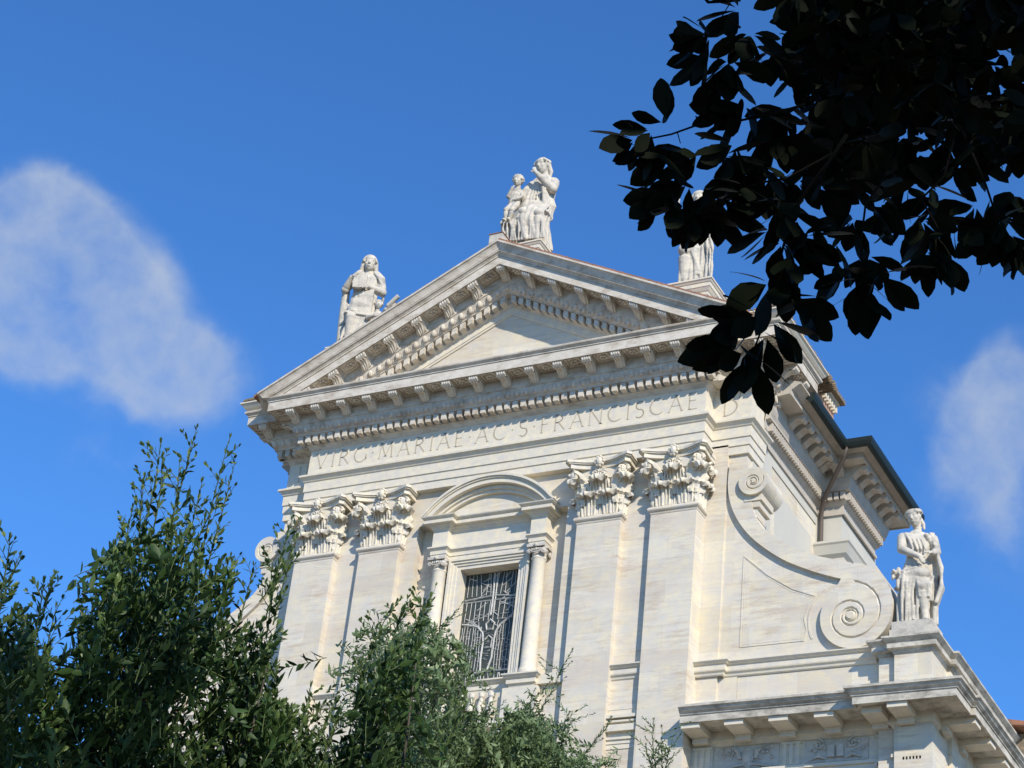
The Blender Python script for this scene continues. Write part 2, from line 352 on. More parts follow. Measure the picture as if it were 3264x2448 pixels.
# modillion (bracket under the corona)
def modillion_mesh(w=.27, shear=0, leaf=True):
    m = MB()
    prof = [(0, 0), (.44, 0), (.47, -.02), (.485, -.07), (.47, -.13), (.42, -.165), (.36, -.15), (.31, -.10), (.24, -.12), (.14, -.20), (.06, -.27), (0, -.28)]
    pr = [(-a, z) for a, z in prof]
    m.prism_x(pr, -w/2, w/2, shear)
    m.prism_x([(-.0, .0), (-.505, .0), (-.505, -.03), (0, -.03)], -w/2-.03, w/2+.03, shear)
    for k in range(4):                     # beads across the front roll
        x = (-1.5+k)*w/4; m.ball((x, -.47, -.075+shear*x), (.022, .03, .055), 6, 5)
    if leaf:
        for k in (-1, 0, 1):
            x = k*w*.28; m.tube([(x*1.0, -.40, -.165+shear*x), (x*.9, -.26, -.15+shear*x), (x*.7, -.12, -.235+shear*x), (x*.5, -.03, -.31+shear*x)], [.03, .04, .035, .015], 5)
    return m.mesh('modillion')
mod = {k: modillion_mesh(shear=k) for k in (0, .507, -.507)}
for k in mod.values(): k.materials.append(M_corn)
def put_mod(me, parent, x, y, z, rz=0):
    o = bpy.data.objects.new('modillion', me); COL.objects.link(o); o.parent = parent; o.location = (x, y, z); o.rotation_euler = (0, 0, rz); return o
for k in range(-8, 8): put_mod(mod[0], cornice, (k+.5)*.8706, -.53, 30.137)
for s in (-1, 1):
    put_mod(mod[0], cornice, s*7.83, .03, 30.137)
    for y in (.26, 1.25, 2.05): put_mod(mod[0], cornice, s*7.83, y, 30.137, s*PI/2)
    put_mod(mod[0], cornice, s*(FW+.53), -.2, 30.137, s*PI/2)
# ---- raking cornices
SL = .507
RK = [(0, 32.93), (.04, 32.93), (.07, 32.98), (.11, 33.0), (.11, 33.22), (.36, 33.22), (.36, 33.26), (.40, 33.28), (.46, 33.37), (.49, 33.46), (.50, 33.50), (.53, 33.50), (.53, 33.83), (1.03, 33.83), (1.03, 33.79), (1.055, 33.79),
      (1.055, 34.07), (1.085, 34.07), (1.085, 34.11), (1.12, 34.14), (1.14, 34.17), (1.18, 34.17), (1.18, 34.19), (1.20, 34.21), (1.215, 34.26), (1.25, 34.34), (1.29, 34.40), (1.33, 34.41), (1.33, 34.47), (.4, 34.5)]
rk = MB(); k = len(RK); v = []; f = []
def xe(z0, o): return max(.3, min((z0-30.50)/SL, FW+o if o > 1.06 else 99))
for sx in (-1, 0, 1):
    for o, z0 in RK:
        x = sx*xe(z0, o); v.append((x, -o, z0-SL*abs(x)))
for i in range(2):
    for j in range(k-1): f.append((i*k+j, i*k+j+1, (i+1)*k+j+1, (i+1)*k+j))
f += [tuple(range(k-1, -1, -1)), tuple(2*k+j for j in range(k))]
rk.add(v, f)
rake = lambda x: -SL*abs(x)
# shear of the dentils follows the slope
for s in (-1, 1):
    n = 20
    for i in range(n):
        c0 = s*(.10+i*.25); w = .15
        if abs(c0) > 4.9: break
        pts = [(c0+dx, -o, z+rake(c0+dx)) for dx in (0, s*w) for o in (.10, .335) for z in (33.0, 33.205)]
        rk.add(pts, [(0, 1, 3, 2), (4, 6, 7, 5), (0, 4, 5, 1), (2, 3, 7, 6), (0, 2, 6, 4), (1, 5, 7, 3)])
    eggs(rk, (s*.15, 0), (s*5.55, 0), 0, -1, 33.27, 33.49, base=rake)
    for i in range(1, 8):
        rosette(rk, (s*(.8706*i-.43), -.80, 33.83-SL*(.8706*i-.43)), shear=-s*SL)
rk.ball((0, -.455, 33.36), (.08, .07, .11), 8, 6)
# little apex pieces where the mouldings are restored
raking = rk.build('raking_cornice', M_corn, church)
put_mod(mod[0], raking, 0, -.53, 33.80)
for s in (-1, 1):
    for i in range(1, 8): put_mod(mod[-s*.507], raking, s*.8706*i, -.53, 33.825-SL*.8706*i)
# tympanum edge moulding
ty = MB()
for s in (-1, 1):
    pts = [(0, 32.95), (0, 32.72)]
    ty.prism_y([(0, 32.95), (s*4.9, 32.95-SL*4.9), (s*4.5, 32.95-SL*4.9), (0, 32.95-.20)], -.045, .05)
    ty.prism_y([(0, 32.75), (s*4.5, 32.95-SL*4.9), (s*4.36, 32.95-SL*4.9), (0, 32.68)], -.02, .05)
ty.build('tympanum_moulding', M_trim, church)
# ---- roof
r = MB()
for s in (-1, 1):
    # tile sheet over the pediment with little rolls
    n = 62
    for i in range(n):
        x0 = s*(i*.125); x1 = s*(i*.125+.118); zz = 34.52+rake(x0); z1 = 34.52+rake(x1)
        if abs(x1) > 7.75: break
        j = .012*math.sin(i*2.7)
        r.add([(x0, -1.24+j, zz-.03), (x1, -1.24+j, z1-.03), (x1, -1.24+j, z1+.045), (x0, -1.24+j, zz+.06), (x0, 9.4, zz-.03), (x1, 9.4, z1-.03), (x1, 9.4, z1+.045), (x0, 9.4, zz+.06)],
              [(0, 1, 2, 3), (7, 6, 5, 4), (3, 2, 6, 7), (0, 4, 5, 1), (0, 3, 7, 4), (1, 5, 6, 2)])
roof = r.build('roof', M_tile, church)
r = MB(); r.box(-.36, .06, -1.2, -.3, 34.45, 34.78); r.build('ridge_block', M_stat, church)
r = MB(); r.box(-.38, .08, -1.22, -.28, 34.783, 34.81); r.build('ridge_cap', M_tile, church)
# mossy tile edges on the set-back cornices
r = MB()
for s in (-1, 1):
    r = MB()
    for i in range(46):
        y = -.68+i*.10; w = .05+.02*random.random()
        xx = s*(8.56+random.uniform(-.03, .03)); zb = 30.86+random.uniform(-.01, .01)+.0*i
        r.ball((xx-s*.35, y, zb+.02), (.38, w, .07+.02*random.random()), 7, 5)
    for i in range(9):
        x = s*(7.55+i*.115); r.ball((x, -.45, 30.87), (.055, .32, .07), 7, 5)
    r.build('tile_edge', M_moss, church)
# flank cornice, consoles, gutter, downpipe (both sides built, the right one seen)
FB = [(0, 28.15), (.06, 28.15), (.06, 28.25), (.02, 28.28), (.02, 28.44), (.10, 28.52), (.12, 28.55), (.12, 28.80), (.26, 28.82), (.26, 28.90), (.30, 29.0), (.33, 29.12), (.33, 29.45), (.80, 29.50), (.80, 29.45), (.83, 29.45), (.83, 29.62), (.88, 29.63), (.92, 29.66), (1.04, 29.74), (1.10, 29.75), (1.10, 29.80), (.3, 30.1)]
FP = [(7.22, 1.5), (7.22, 6.15), (7.95, 6.15), (7.95, 9.0), (7.22, 9.0)]
cons = modillion_mesh(w=.30, leaf=False); cons.materials.append(M_plasd)
for s in (-1, 1):
    c = MB(); p = [(s*x, y) for x, y in FP]
    if s < 0: p = p[::-1]
    c.sweep(p, FB)
    dentils(c, (s*7.22, 1.7), (s*7.22, 6.0), s, 0, 28.56, 28.79, pitch=.155, w=.095, o0=.1, o1=.24)
    dentils(c, (s*7.95, 6.0), (s*7.95, 9.1), s, 0, 28.56, 28.79, pitch=.155, w=.095, o0=.1, o1=.24)
    dentils(c, (s*7.35, 6.15), (s*8.1, 6.15), 0, -1, 28.56, 28.79, pitch=.2, w=.13, o0=.1, o1=.24)
    co = c.build('flank_cornice', M_plasd, church)
    for y in (2.75, 3.3, 3.85, 4.4, 4.95, 5.3): put_mod(cons, co, s*(7.22+.33), y, 29.47, s*PI/2).name = 'console'
    for y in (5.95, 6.55, 7.15, 7.75, 8.35, 8.95): put_mod(cons, co, s*(7.95+.33), y, 29.47, s*PI/2).name = 'console'
    put_mod(cons, co, s*7.95, 6.15-.33, 29.47, 0).name = 'console'
    gt = MB()
    GP = [(s*x, y) for x, y in [(8.30, 2.2), (8.30, 5.02), (9.03, 5.02), (9.03, 9.9)]]
    GPp = GP if s > 0 else GP[::-1]
    gt.sweep(GPp, [(-.02, 29.62), (.06, 29.58), (.13, 29.63), (.17, 29.72), (.17, 29.84), (.12, 29.86), (-.3, 29.86)])
    gt.build('gutter', M_gutter, church)
    dp = MB(); dp.tube([(s*8.44, 4.95, 29.65), (s*8.44, 4.93, 29.5), (s*8.36, 4.98, 29.33), (s*7.5, 5.75, 28.5), (s*7.36, 6.0, 28.2), (s*7.36, 6.02, 27.9), (s*7.36, 6.02, 20)], .065, 10)
    dp.build('downpipe', M_pipe, church, True)
    bk = MB(); bk.box(*sorted((s*7.5, s*8.02)), 2.72, 5.0, 29.9, 31.0); bk.build('brick_parapet', M_brick, church)
    bk = MB(); bk.box(*sorted((s*7.5, s*8.12)), 2.72, 5.03, 31.0, 31.06)
    for i in range(13): bk.box(*sorted((s*8.02, s*8.13)), 2.75+i*.18, 2.83+i*.18, 30.80, 31.0)
    bk.box(*sorted((s*7.5, s*8.18)), 2.72, 5.06, 31.06, 31.12)
    bk.build('corbel_row', M_trim, church)
    bk = MB(); bk.box(*sorted((s*7.4, s*8.32)), 2.6, 5.15, 31.12, 31.2)
    for i in range(24): bk.ball((s*8.1, 2.62+i*.108, 31.22), (.26, .05, .06), 6, 4)
    bk.build('parapet_tiles', M_moss, church)

# ---- pilasters with composite capitals
def leaf(mb, c, w, h, out=.30, ax=0.0, n=9, m=9, ribs=True):
    """acanthus leaf: grows up the bell at c, curls out at the top; ax turns it about the vertical"""
    ca, sa = math.cos(ax), math.sin(ax)
    P0 = [(.015, 0), (.02, .12), (.03, .25), (.04, .38), (.045, .5), (.055, .62), (.07, .72), (.095, .80), (.12, .86), (.16, .91), (.20, .95), (.24, .97), (.27, .97), (.30, .94), (.31, .90), (.31, .85), (.30, .80)]
    prof = P0; m = 13; rows = []
    for i, (o, t) in enumerate(prof):
        tt = i/(len(prof)-1); ww = w*(.78+.30*math.sin(PI*min(1, tt*1.15)))*(1 if tt < .8 else 1-.5*((tt-.8)/.2)**2)
        row = []
        for j in range(m):
            s = -1+2*j/(m-1); edge = max(0, abs(s)-.6)/.4
            lob = 1+.16*math.sin(tt*26)*edge
            bul = -.05*s*s*(1+tt)+.022*math.cos(s*PI*3.0)+.03*math.sin(tt*26)*edge*edge
            oo = (o*out/.31)+bul+.03
            zz = h*t-.06*h*s*s*(1 if i > 9 else 0)-.02*abs(math.sin(s*9))*(1 if i > 13 else 0)
            row.append((s*ww*lob/2, -oo, zz))
        rows.append(row)
    v = []
    for lay in (0, -.03):
        for row in rows:
            for x, y, z in row:
                y2 = y-lay
                v.append((c[0]+x*ca-y2*sa, c[1]+x*sa+y2*ca, c[2]+z))
    N = len(rows)*m; f = []
    for i in range(len(rows)-1):
        for j in range(m-1):
            a = i*m+j; f.append((a, a+1, a+m+1, a+m)); f.append((N+a+m, N+a+m+1, N+a+1, N+a))
    for i in range(len(rows)-1):
        for j in (0, m-1):
            a = i*m+j; f.append((a, a+m, N+a+m, N+a))
    for j in range(m-1): a = (len(rows)-1)*m+j; f.append((a, a+1, N+a+1, N+a))
    mb.add(v, f)
def spiral(mb, c, r, ax, turns=1.6, rad=.035, flip=1, depth=0):
    ca, sa = math.cos(ax), math.sin(ax); pts = []; rr = []
    n = int(16*turns)
    for i in range(n+1):
        t = i/n; a = PI/2+flip*turns*2*PI*t; q = r*(1-.86*t)
        x = math.cos(a)*q; z = math.sin(a)*q; y = -depth*t
        pts.append((c[0]+x*ca-y*sa, c[1]+x*sa+y*ca, c[2]+z)); rr.append(rad*(1-.35*t))
    mb.tube(pts, rr, 6)
def capital(cx, side=0, W=1.28, z0=25.70, z1=27.30, y0=0.0, sidey=.56):
    m = MB(); hw = W/2
    H = z1-z0
    yb = .24
    # bell
    m.box(cx-hw+.03, cx+hw-.03, .02, yb, z0, z1-.2)
    if side: m.box(*sorted((cx+side*(hw-.03), cx+side*(hw-.3))), .03, sidey, z0, z1-.2)
    m.prism_y([(cx-hw+.03, z1-.55), (cx-hw-.05, z1-.19), (cx+hw+.05, z1-.19), (cx+hw-.03, z1-.55)], -.10, yb)
    for k in range(19):
        x = cx-hw+.05+k*(2*hw-.1)/18; m.tube([(x, .03, z0+.0), (x, -.005, z0+.45), (x, -.03, z0+1.0)], [.028, .026, .02], 5)
    # leaves
    for dx in (-.32, .32):
        leaf(m, (cx+dx, .02, z0+.01), .60, .62, .33)
        for k in range(5): q = (k-2)*.10; m.tube([(cx+dx+q*.9, -.01, z0+.02), (cx+dx+q, -.055, z0+.30), (cx+dx+q*1.1, -.12, z0+.50), (cx+dx+q*1.2, -.27, z0+.60)], [.022, .022, .022, .028], 5)
    leaf(m, (cx, -.0, z0+.30), .56, .78, .40)
    for k in range(5): q = (k-2)*.09; m.tube([(cx+q*.8, -.02, z0+.34), (cx+q, -.09, z0+.74), (cx+q*1.1, -.18, z0+.96), (cx+q*1.25, -.36, z0+1.04)], [.02, .022, .022, .03], 5)
    for s in (-1, 1):
        leaf(m, (cx+s*(hw-.04), .02, z0+.28), .52, .80, .40, s*.65)
        leaf(m, (cx+s*(hw-.0), .12, z0+.01), .34, .60, .26, s*1.35)
        # stalks sweeping out to the corner volutes and in to the centre
        for k in range(4):
            o = .03*k
            m.tube([(cx+s*.30, -.06-o*.5, z0+.70), (cx+s*(.36+o), -.13-o*.4, z0+.95), (cx+s*(.48+o), -.22-o*.5, z0+1.16), (cx+s*(.64+o*.7), -.30-o*.4, z0+1.27-o*.4)], [.03, .03, .028, .02], 5)
            m.tube([(cx+s*.28, -.06-o*.4, z0+.72), (cx+s*(.26-o*.3), -.13-o*.4, z0+.98), (cx+s*(.17-o*.4), -.20-o*.4, z0+1.18)], [.025, .025, .018], 5)
        spiral(m, (cx+s*(hw+.08), -.26, z0+1.16), .19, s*.75, 1.7, .042, -s)
        m.ball((cx+s*(hw+.08), -.25, z0+1.14), (.12, .10, .13), 8, 6)
        spiral(m, (cx+s*.13, -.20, z0+1.18), .125, 0, 1.6, .03, s)
        leaf(m, (cx+s*(hw+.02), -.08, z0+.86), .30, .36, .26, s*.7)
        leaf(m, (cx+s*(hw+.10), -.10, z0+1.16), .22, .26, .16, s*.8)
    if side:
        s = side
        leaf(m, (cx+s*hw, .22, z0+.01), .34, .60, .30, s*PI/2)
        leaf(m, (cx+s*hw, .42, z0+.01), .30, .60, .26, s*PI/2)
        leaf(m, (cx+s*hw, .32, z0+.30), .40, .78, .34, s*PI/2)
        spiral(m, (cx+s*(hw+.17), .42, z0+1.16), .17, s*PI/2, 1.6, .04, s)
        m.ball((cx+s*(hw+.16), .42, z0+1.14), (.08, .10, .11), 8, 6)
    # abacus: concave front, horns at the corners
    def plan(g):
        P = [(cx-hw-.26-g, .24)]; P.append((cx-hw-.30-g, -.30-g)); P.append((cx-hw-.20-g, -.40-g))
        for i in range(1, 12):
            t = -1+2*i/12; P.append((cx+t*(hw+.16), -.15-.25*t*t-g))
        P += [(cx+hw+.20+g, -.40-g), (cx+hw+.30+g, -.30-g), (cx+hw+.26+g, .24)]
        return P
    m.prism_z(plan(-.05), z1-.24, z1-.11); m.prism_z(plan(0), z1-.11, z1-.075); m.prism_z(plan(.03), z1-.075, z1+.0)
    if side:
        x0, x1 = sorted((cx+side*hw*.8, cx+side*(hw+.20))); m.box(x0, x1, .2, sidey, z1-.23, z1-.112); m.box(x0-.02, x1+.02, .2, sidey, z1-.11, z1-.003)
    # fleuron: a little head-like flower on the middle of the abacus
    m.ball((cx, -.25, z1-.11), (.10, .10, .13), 10, 7)
    for k in range(9):
        a = 2*PI*k/9; m.ball((cx+.115*math.cos(a), -.25, z1-.10+.135*math.sin(a)), (.045, .06, .045), 6, 4)
    m.tube([(cx, -.20, z1-.25), (cx-.03, -.18, z1-.40), (cx, -.12, z1-.62)], [.03, .04, .05], 6)
    return m
for i, (x0, x1, side) in enumerate(((-6.14, -4.86, -1), (-4.0, -2.73, 0), (2.73, 4.0, 0), (4.86, 6.14, 1))):
    p = MB(); yb = .58 if side else .24
    if side: p.box(x0, x1, 0, .225, 0, 25.6); p.box(*sorted((side*5.6, side*6.14)), .225, .6, 0, 25.6)
    else: p.box(x0, x1, 0, .24, 0, 25.6)
    AST = [(-.02, 25.50), (.01, 25.50), (.02, 25.53), (.02, 25.55), (.05, 25.57), (.075, 25.60), (.08, 25.63), (.075, 25.66), (.05, 25.69), (-.02, 25.71)]
    if side > 0: pth = [(x0, .24), (x0, 0), (x1, 0), (x1, .56)]
    elif side < 0: pth = [(x0, .56), (x0, 0), (x1, 0), (x1, .24)]
    else: pth = [(x0, .24), (x0, 0), (x1, 0), (x1, .24)]
    p.sweep(pth, AST)
    po = p.build('pilaster', M_wall, church)
    capital((x0+x1)/2, side).build('capital', M_trim, po)
# ---- string course, gap mouldings
STR = [(0, 21.02), (.03, 21.05), (.05, 21.12), (.09, 21.14), (.10, 21.17), (.10, 21.30), (.15, 21.32), (.17, 21.35), (.20, 21.37), (.20, 21.40), (0, 21.43)]
for s in (-1, 1):
    s_ = MB(); pth = [(s*4.0, .22), (s*4.86, .22)]; s_.sweep(pth if s > 0 else pth[::-1], STR); s_.build('string_course', M_trim, church)
    s_ = MB(); pth = [(s*6.14, .52), (s*6.86, .52), (s*6.86, .66), (s*10.75, .66)]; s_.sweep(pth if s > 0 else pth[::-1], STR); s_.build('string_course', M_trim, church)
    s_ = MB(); s_.box(*sorted((s*4.001, s*4.859)), .20, .3, 19.2, 20.36)
    for (zz, o, h) in ((20.28, .03, .05), (20.05, .16, .08), (19.92, .12, .05), (19.80, .14, .17), (19.50, .06, .06), (19.38, .04, .05)):
        pth = [(s*4.0, .22), (s*4.86, .22)]; s_.sweep(pth if s > 0 else pth[::-1], [(-.04, zz-h), (o, zz-h), (o, zz), (-.04, zz+.01)])
    s_.build('lower_moulding', M_trim, church)

# ---- lettering (cut capitals)
STK = {'V': (.74, [((.0, 1), (.37, 0), 1), ((.37, 0), (.74, 1), .6)]), 'I': (.16, [((.08, 0), (.08, 1), 1)]),
 'R': (.66, [((.08, 0), (.08, 1), 1), ('arc', .08, .75, .42, .25, 90, -90), ((.08, 1), (.2, 1), .6), ((.08, .5), (.25, .5), .6), ((.28, .5), (.66, 0), 1)]),
 'P': (.55, [((.08, 0), (.08, 1), 1), ('arc', .12, .74, .38, .26, 90, -90), ((.08, 1), (.2, 1), .6), ((.08, .48), (.2, .48), .6)]),
 'G': (.84, [('arc', .46, .5, .44, .5, 45, 330), ((.82, 0.16), (.82, .45), 1)]), 'C': (.78, [('arc', .46, .5, .44, .5, 48, 312)]),
 'M': (.94, [((.06, 0), (.14, 1), .6), ((.14, 1), (.47, .12), 1), ((.47, .12), (.80, 1), .6), ((.80, 1), (.88, 0), 1)]),
 'A': (.76, [((.0, 0), (.38, 1), .6), ((.38, 1), (.76, 0), 1), ((.15, .36), (.61, .36), .6)]),
 'E': (.52, [((.08, 0), (.08, 1), 1), ((.08, 1), (.50, 1), .7), ((.08, .53), (.44, .53), .7), ((.08, 0), (.52, 0), .7)]),
 'F': (.48, [((.08, 0), (.08, 1), 1), ((.08, 1), (.48, 1), .7), ((.08, .53), (.42, .53), .7)]),
 'S': (.52, [('arc', .27, .75, .22, .25, 40, 260), ('arc', .26, .25, .25, .26, 100, -140)]),
 'N': (.80, [((.06, 0), (.06, 1), .6), ((.06, 1), (.74, 0), 1), ((.74, 0), (.74, 1), .6)]),
 'D': (.80, [((.08, 0), (.08, 1), 1), ('arc', .10, .5, .66, .5, 90, -90)]), '.': (.14, [((.04, .47), (.10, .53), 1.3)])}
def letters(mb, text, x0, x1, z0, h, y):
    ws = [STK[c][0] for c in text]; gap = ((x1-x0)/h-sum(ws))/max(1, len(text)-1); x = x0
    def stroke(a, b, w):
        a = Vector(a); b = Vector(b); d = (b-a).normalized(); n = Vector((-d.y, d.x))*w/2
        e = d*.004
        P = [a-n-e, b-n+e, b+n+e, a+n-e]
        mb.prism_y([(p.x, p.y) for p in P], y-.005, y+.02)
    for c in text:
        for st in STK[c][1]:
            if st[0] == 'arc':
                _, cx, cy, rx, ry, a0, a1 = st; N = 14
                pp = [(x+h*(cx+rx*math.cos(math.radians(a0+(a1-a0)*i/N))), z0+h*(cy+ry*math.sin(math.radians(a0+(a1-a0)*i/N)))) for i in range(N+1)]
                for i in range(N): stroke(pp[i], pp[i+1], h*(.045+.035*math.sin(PI*i/N)))
            else:
                a, b2, w = st; A = (x+h*a[0], z0+h*a[1]); B = (x+h*b2[0], z0+h*b2[1]); stroke(A, B, .078*w*h)
                if c != '.' and abs(a[1]-b2[1]) > .6:
                    for q in (A, B): stroke((q[0]-.045*h*2, q[1]), (q[0]+.045*h*2, q[1]), .025*h)
        x += h*(STK[c][0]+gap)
full = 'VIRG.MARIAE.AC.S.FRANCISCAE'; H_ = .50
gap_ = (11.96/H_-sum(STK[c][0] for c in full))/(len(full)-1); x_ = -5.98
for w_ in full.replace('.', '.|').split('|'):
    wd = H_*(sum(STK[c][0] for c in w_)+gap_*(len(w_)-1)); lt = MB(); letters(lt, w_, x_, x_+wd, 28.53, H_, 0); lt.build('inscription', M_lett, church); x_ += wd+H_*gap_
lt = MB(); letters(lt, 'D', 6.50, 7.0, 28.50, .52, .56); lt.build('inscription', M_lett, church)
lt = MB(); letters(lt, 'IP', -6.95, -6.42, 28.53, .50, .56); lt.build('inscription', M_lett, church)

# ---- the window
win = MB()   # frame
FR = 1.24
def frame(mb, xo, xi, zo, zi, zb, y0, y1):
    mb.prism_y([(-xo, zb), (-xo, zo), (xo, zo), (xo, zb), (xi, zb), (xi, zi), (-xi, zi), (-xi, zb)], y0, y1)
frame(win, 1.24, 1.17, 25.14, 25.07, 21.5, .30, .6)
frame(win, 1.17, 1.10, 25.07, 25.0, 21.5, .335, .6)
frame(win, 1.10, 1.0, 25.0, 24.93, 21.5, .37, .6)
frame(win, 1.0, .90, 24.93, 24.83, 21.5, .40, .85)
window = win.build('window', M_trim, church)
gl = MB(); gl.box(-.93, .93, .78, .82, 21.5, 24.86); glass = gl.build('pane', M_glass, window)
tr = MB(); TY = .765
def poly(pts, w=.02): tr.tube([(x, TY, z) for x, z in pts], w, 4)
rr = random.Random(3)
poly([(-.86, 24.05), (-.3, 24.10), (.1, 24.12), (.5, 24.07), (.86, 24.05)], .024); poly([(-.86, 23.98), (.86, 23.99)], .02)
poly([(-.02, 24.8), (.0, 24.1), (-.01, 23.55)], .03); poly([(.07, 24.8), (.08, 24.1), (.07, 23.6)], .02)
poly([(-.86, 23.35), (-.6, 23.30), (-.35, 23.22), (-.2, 23.05), (-.15, 22.8), (-.17, 22.3), (-.14, 21.9)], .032)
poly([(.86, 23.75), (.6, 23.45), (.32, 23.25), (.2, 23.05), (.17, 22.8), (.16, 22.3), (.05, 21.9)], .032)
poly([(-.86, 21.88), (.86, 21.93)], .03); poly([(-.12, 23.3), (.0, 23.42), (.14, 23.3), (.1, 23.12), (-.08, 23.12), (-.12, 23.3)], .03)
poly([(-.1, 22.85), (0, 22.95), (.12, 22.85), (.1, 22.6), (-.08, 22.6)], .025)
for i in range(21):
    x = -.84+i*.084
    if abs(x) > .2:
        z = 21.95; pts = [(x, z)]
        top = 23.2+.2*rr.random()
        while z < top: z += rr.uniform(.12, .35); pts.append((x+rr.uniform(-.02, .02), min(z, top)))
        poly(pts, .010)
for i in range(110):
    x = rr.uniform(-.84, .76); z = rr.uniform(22.0, 23.2); poly([(x, z), (x+.085, z+rr.uniform(-.04, .04))], .009)
for i in range(34):
    x = rr.uniform(-.8, .6); z = rr.uniform(23.35, 24.75); a = rr.uniform(-.7, .9); l = rr.uniform(.2, .5)
    p1 = (max(-.86, min(.86, x+l*math.cos(a))), min(24.8, z+l*math.sin(a))); poly([(x, z), p1], .013)
for i in range(12): x = -.8+i*.145; poly([(x, 23.4), (x+rr.uniform(-.05, .05), 24.0)], .012); poly([(x, 24.15), (x+rr.uniform(-.08, .08), 24.8)], .011)
for i in range(14): x = -.8+i*.12; poly([(x, 21.55), (x+rr.uniform(-.08, .08), 21.85)], .014)
tr.build('tracery', M_trac, glass)
for s in (-1, 1):
    c = MB(); x = s*1.52; y = .34
    c.lathe([(.26, 21.42), (.26, 21.50), (.27, 21.54), (.25, 21.60), (.225, 21.62), (.235, 21.66), (.215, 21.70), (.212, 22.4), (.20, 23.6), (.188, 24.76), (.20, 24.78), (.215, 24.80), (.20, 24.83), (.19, 24.85)], (x, y), 28)
    co = c.build('column', M_trim, church); 
    for fc in co.data.polygons: fc.use_smooth = len(fc.vertices) == 4
    k = MB(); k.lathe([(.19, 24.85), (.20, 24.95), (.24, 25.02), (.24, 25.06)], (x, y), 16)
    k.box(x-.27, x+.27, y-.27, .6, 25.08, 25.16)
    for q in (-1, 1):
        spiral(k, (x+q*.22, y-.22, 24.97), .10, q*.6, 1.5, .03, -q); k.ball((x+q*.22, y-.21, 24.96), (.07, .06, .075), 8, 6)
        spiral(k, (x+q*.24, y+.15, 24.97), .09, q*PI/2, 1.4, .03, -q); k.ball((x+q*.24, y+.13, 24.96), (.05, .06, .07), 8, 6)
    for q in range(5): k.ball((x-.12+.06*q, y-.23, 25.01), (.024, .03, .035), 6, 4)
    k.ball((x, y-.27, 25.12), (.06, .05, .06), 8, 5); k.tube([(x-.2, y-.24, 25.0), (x-.1, y-.25, 24.93), (x, y-.26, 24.91), (x+.1, y-.25, 24.93), (x+.2, y-.24, 25.0)], .022, 6)
    k.build('capital', M_carv, co)
ae = MB()
def both(mb, prof, ycen, yside, xo, xi, w):     # moulding along the aedicule, stepping forward over the columns
    mb.sweep([(-xo, .56), (-xo, yside), (-xi, yside), (-xi, ycen), (xi, ycen), (xi, yside), (xo, yside), (xo, .56)], prof)
both(ae, [(-.3, 25.16), (0, 25.16), (0, 25.24), (.02, 25.245), (.02, 25.35), (.04, 25.37), (.07, 25.41), (.09, 25.42), (.09, 25.46), (0, 25.48), (0, 25.98), (.04, 26.02), (.06, 26.06), (.12, 26.09), (.13, 26.12), (.22, 26.13), (.22, 26.24), (.25, 26.25), (.29, 26.29), (.30, 26.32), (-.3, 26.34)], .34, .13, 1.74, 1.28, 0)
N = 28; R0 = None
def arc_pts(hw, rise, z0, n=N):
    R = (hw*hw+rise*rise)/(2*rise); cz = z0+rise-R; a0 = math.asin(hw/R)
    return [(R*math.sin(-a0+2*a0*i/n), cz+R*math.cos(-a0+2*a0*i/n)) for i in range(n+1)], R, cz
def arcband(mb, hw, rise, z0, th, y0, y1):
    P, R, cz = arc_pts(hw, rise, z0)
    inner = [(x*(R-th)/R, cz+(z-cz)*(R-th)/R) for x, z in P]
    inner = [(x, max(z, z0)) for x, z in inner]
    mb.prism_y(P+inner[::-1], y0, y1)
arcband(ae, 2.06, 1.06, 26.33, .07, -.17, .5); arcband(ae, 1.99, .99, 26.33, .05, -.13, .5); arcband(ae, 1.94, .94, 26.33, .13, -.09, .5)
arcband(ae, 1.80, .80, 26.33, .10, .06, .5); arcband(ae, 1.66, .70, 26.33, .09, .12, .5)
P, R, cz = arc_pts(1.6, .62, 26.33); ae.prism_y(P, .30, .5)
ae.build('window_pediment', M_trim, church)
si = MB(); both(si, [(-.2, 21.04), (.03, 21.06), (.06, 21.12), (.10, 21.14), (.10, 21.26), (.15, 21.29), (.18, 21.33), (.21, 21.35), (.21, 21.39), (-.3, 21.43)], .30, .10, 1.84, 1.2, 0)
si.box(-2.72, -1.9, .10, .3, 21.1, 21.38); si.box(1.9, 2.72, .10, .3, 21.1, 21.38)
si.build('window_sill', M_trim, church)
ba = MB()
for i in range(6):
    x = -.75+i*.28; ba.lathe([(.08, 20.2), (.08, 20.28), (.05, 20.31), (.10, 20.5), (.10, 20.6), (.045, 20.85), (.075, 20.9), (.08, 21.0)], (x, .12), 10)
ba.box(-1.3, -.95, .02, .25, 20.1, 21.04); ba.box(1.0, 2.0, .04, .25, 19.6, 21.05); ba.box(-2.0, -1.3, .05, .25, 19.6, 21.05)
ba.box(-1.0, 1.0, .0, .25, 20.0, 20.2)
ba.sweep([(-2.1, .22), (-2.1, .02), (2.1, .02), (2.1, .22)], [(-.2, 19.3), (.04, 19.3), (.04, 19.42), (.10, 19.45), (.14, 19.5), (.14, 19.58), (-.1, 19.62)])
ba.build('balustrade', M_trim, church)

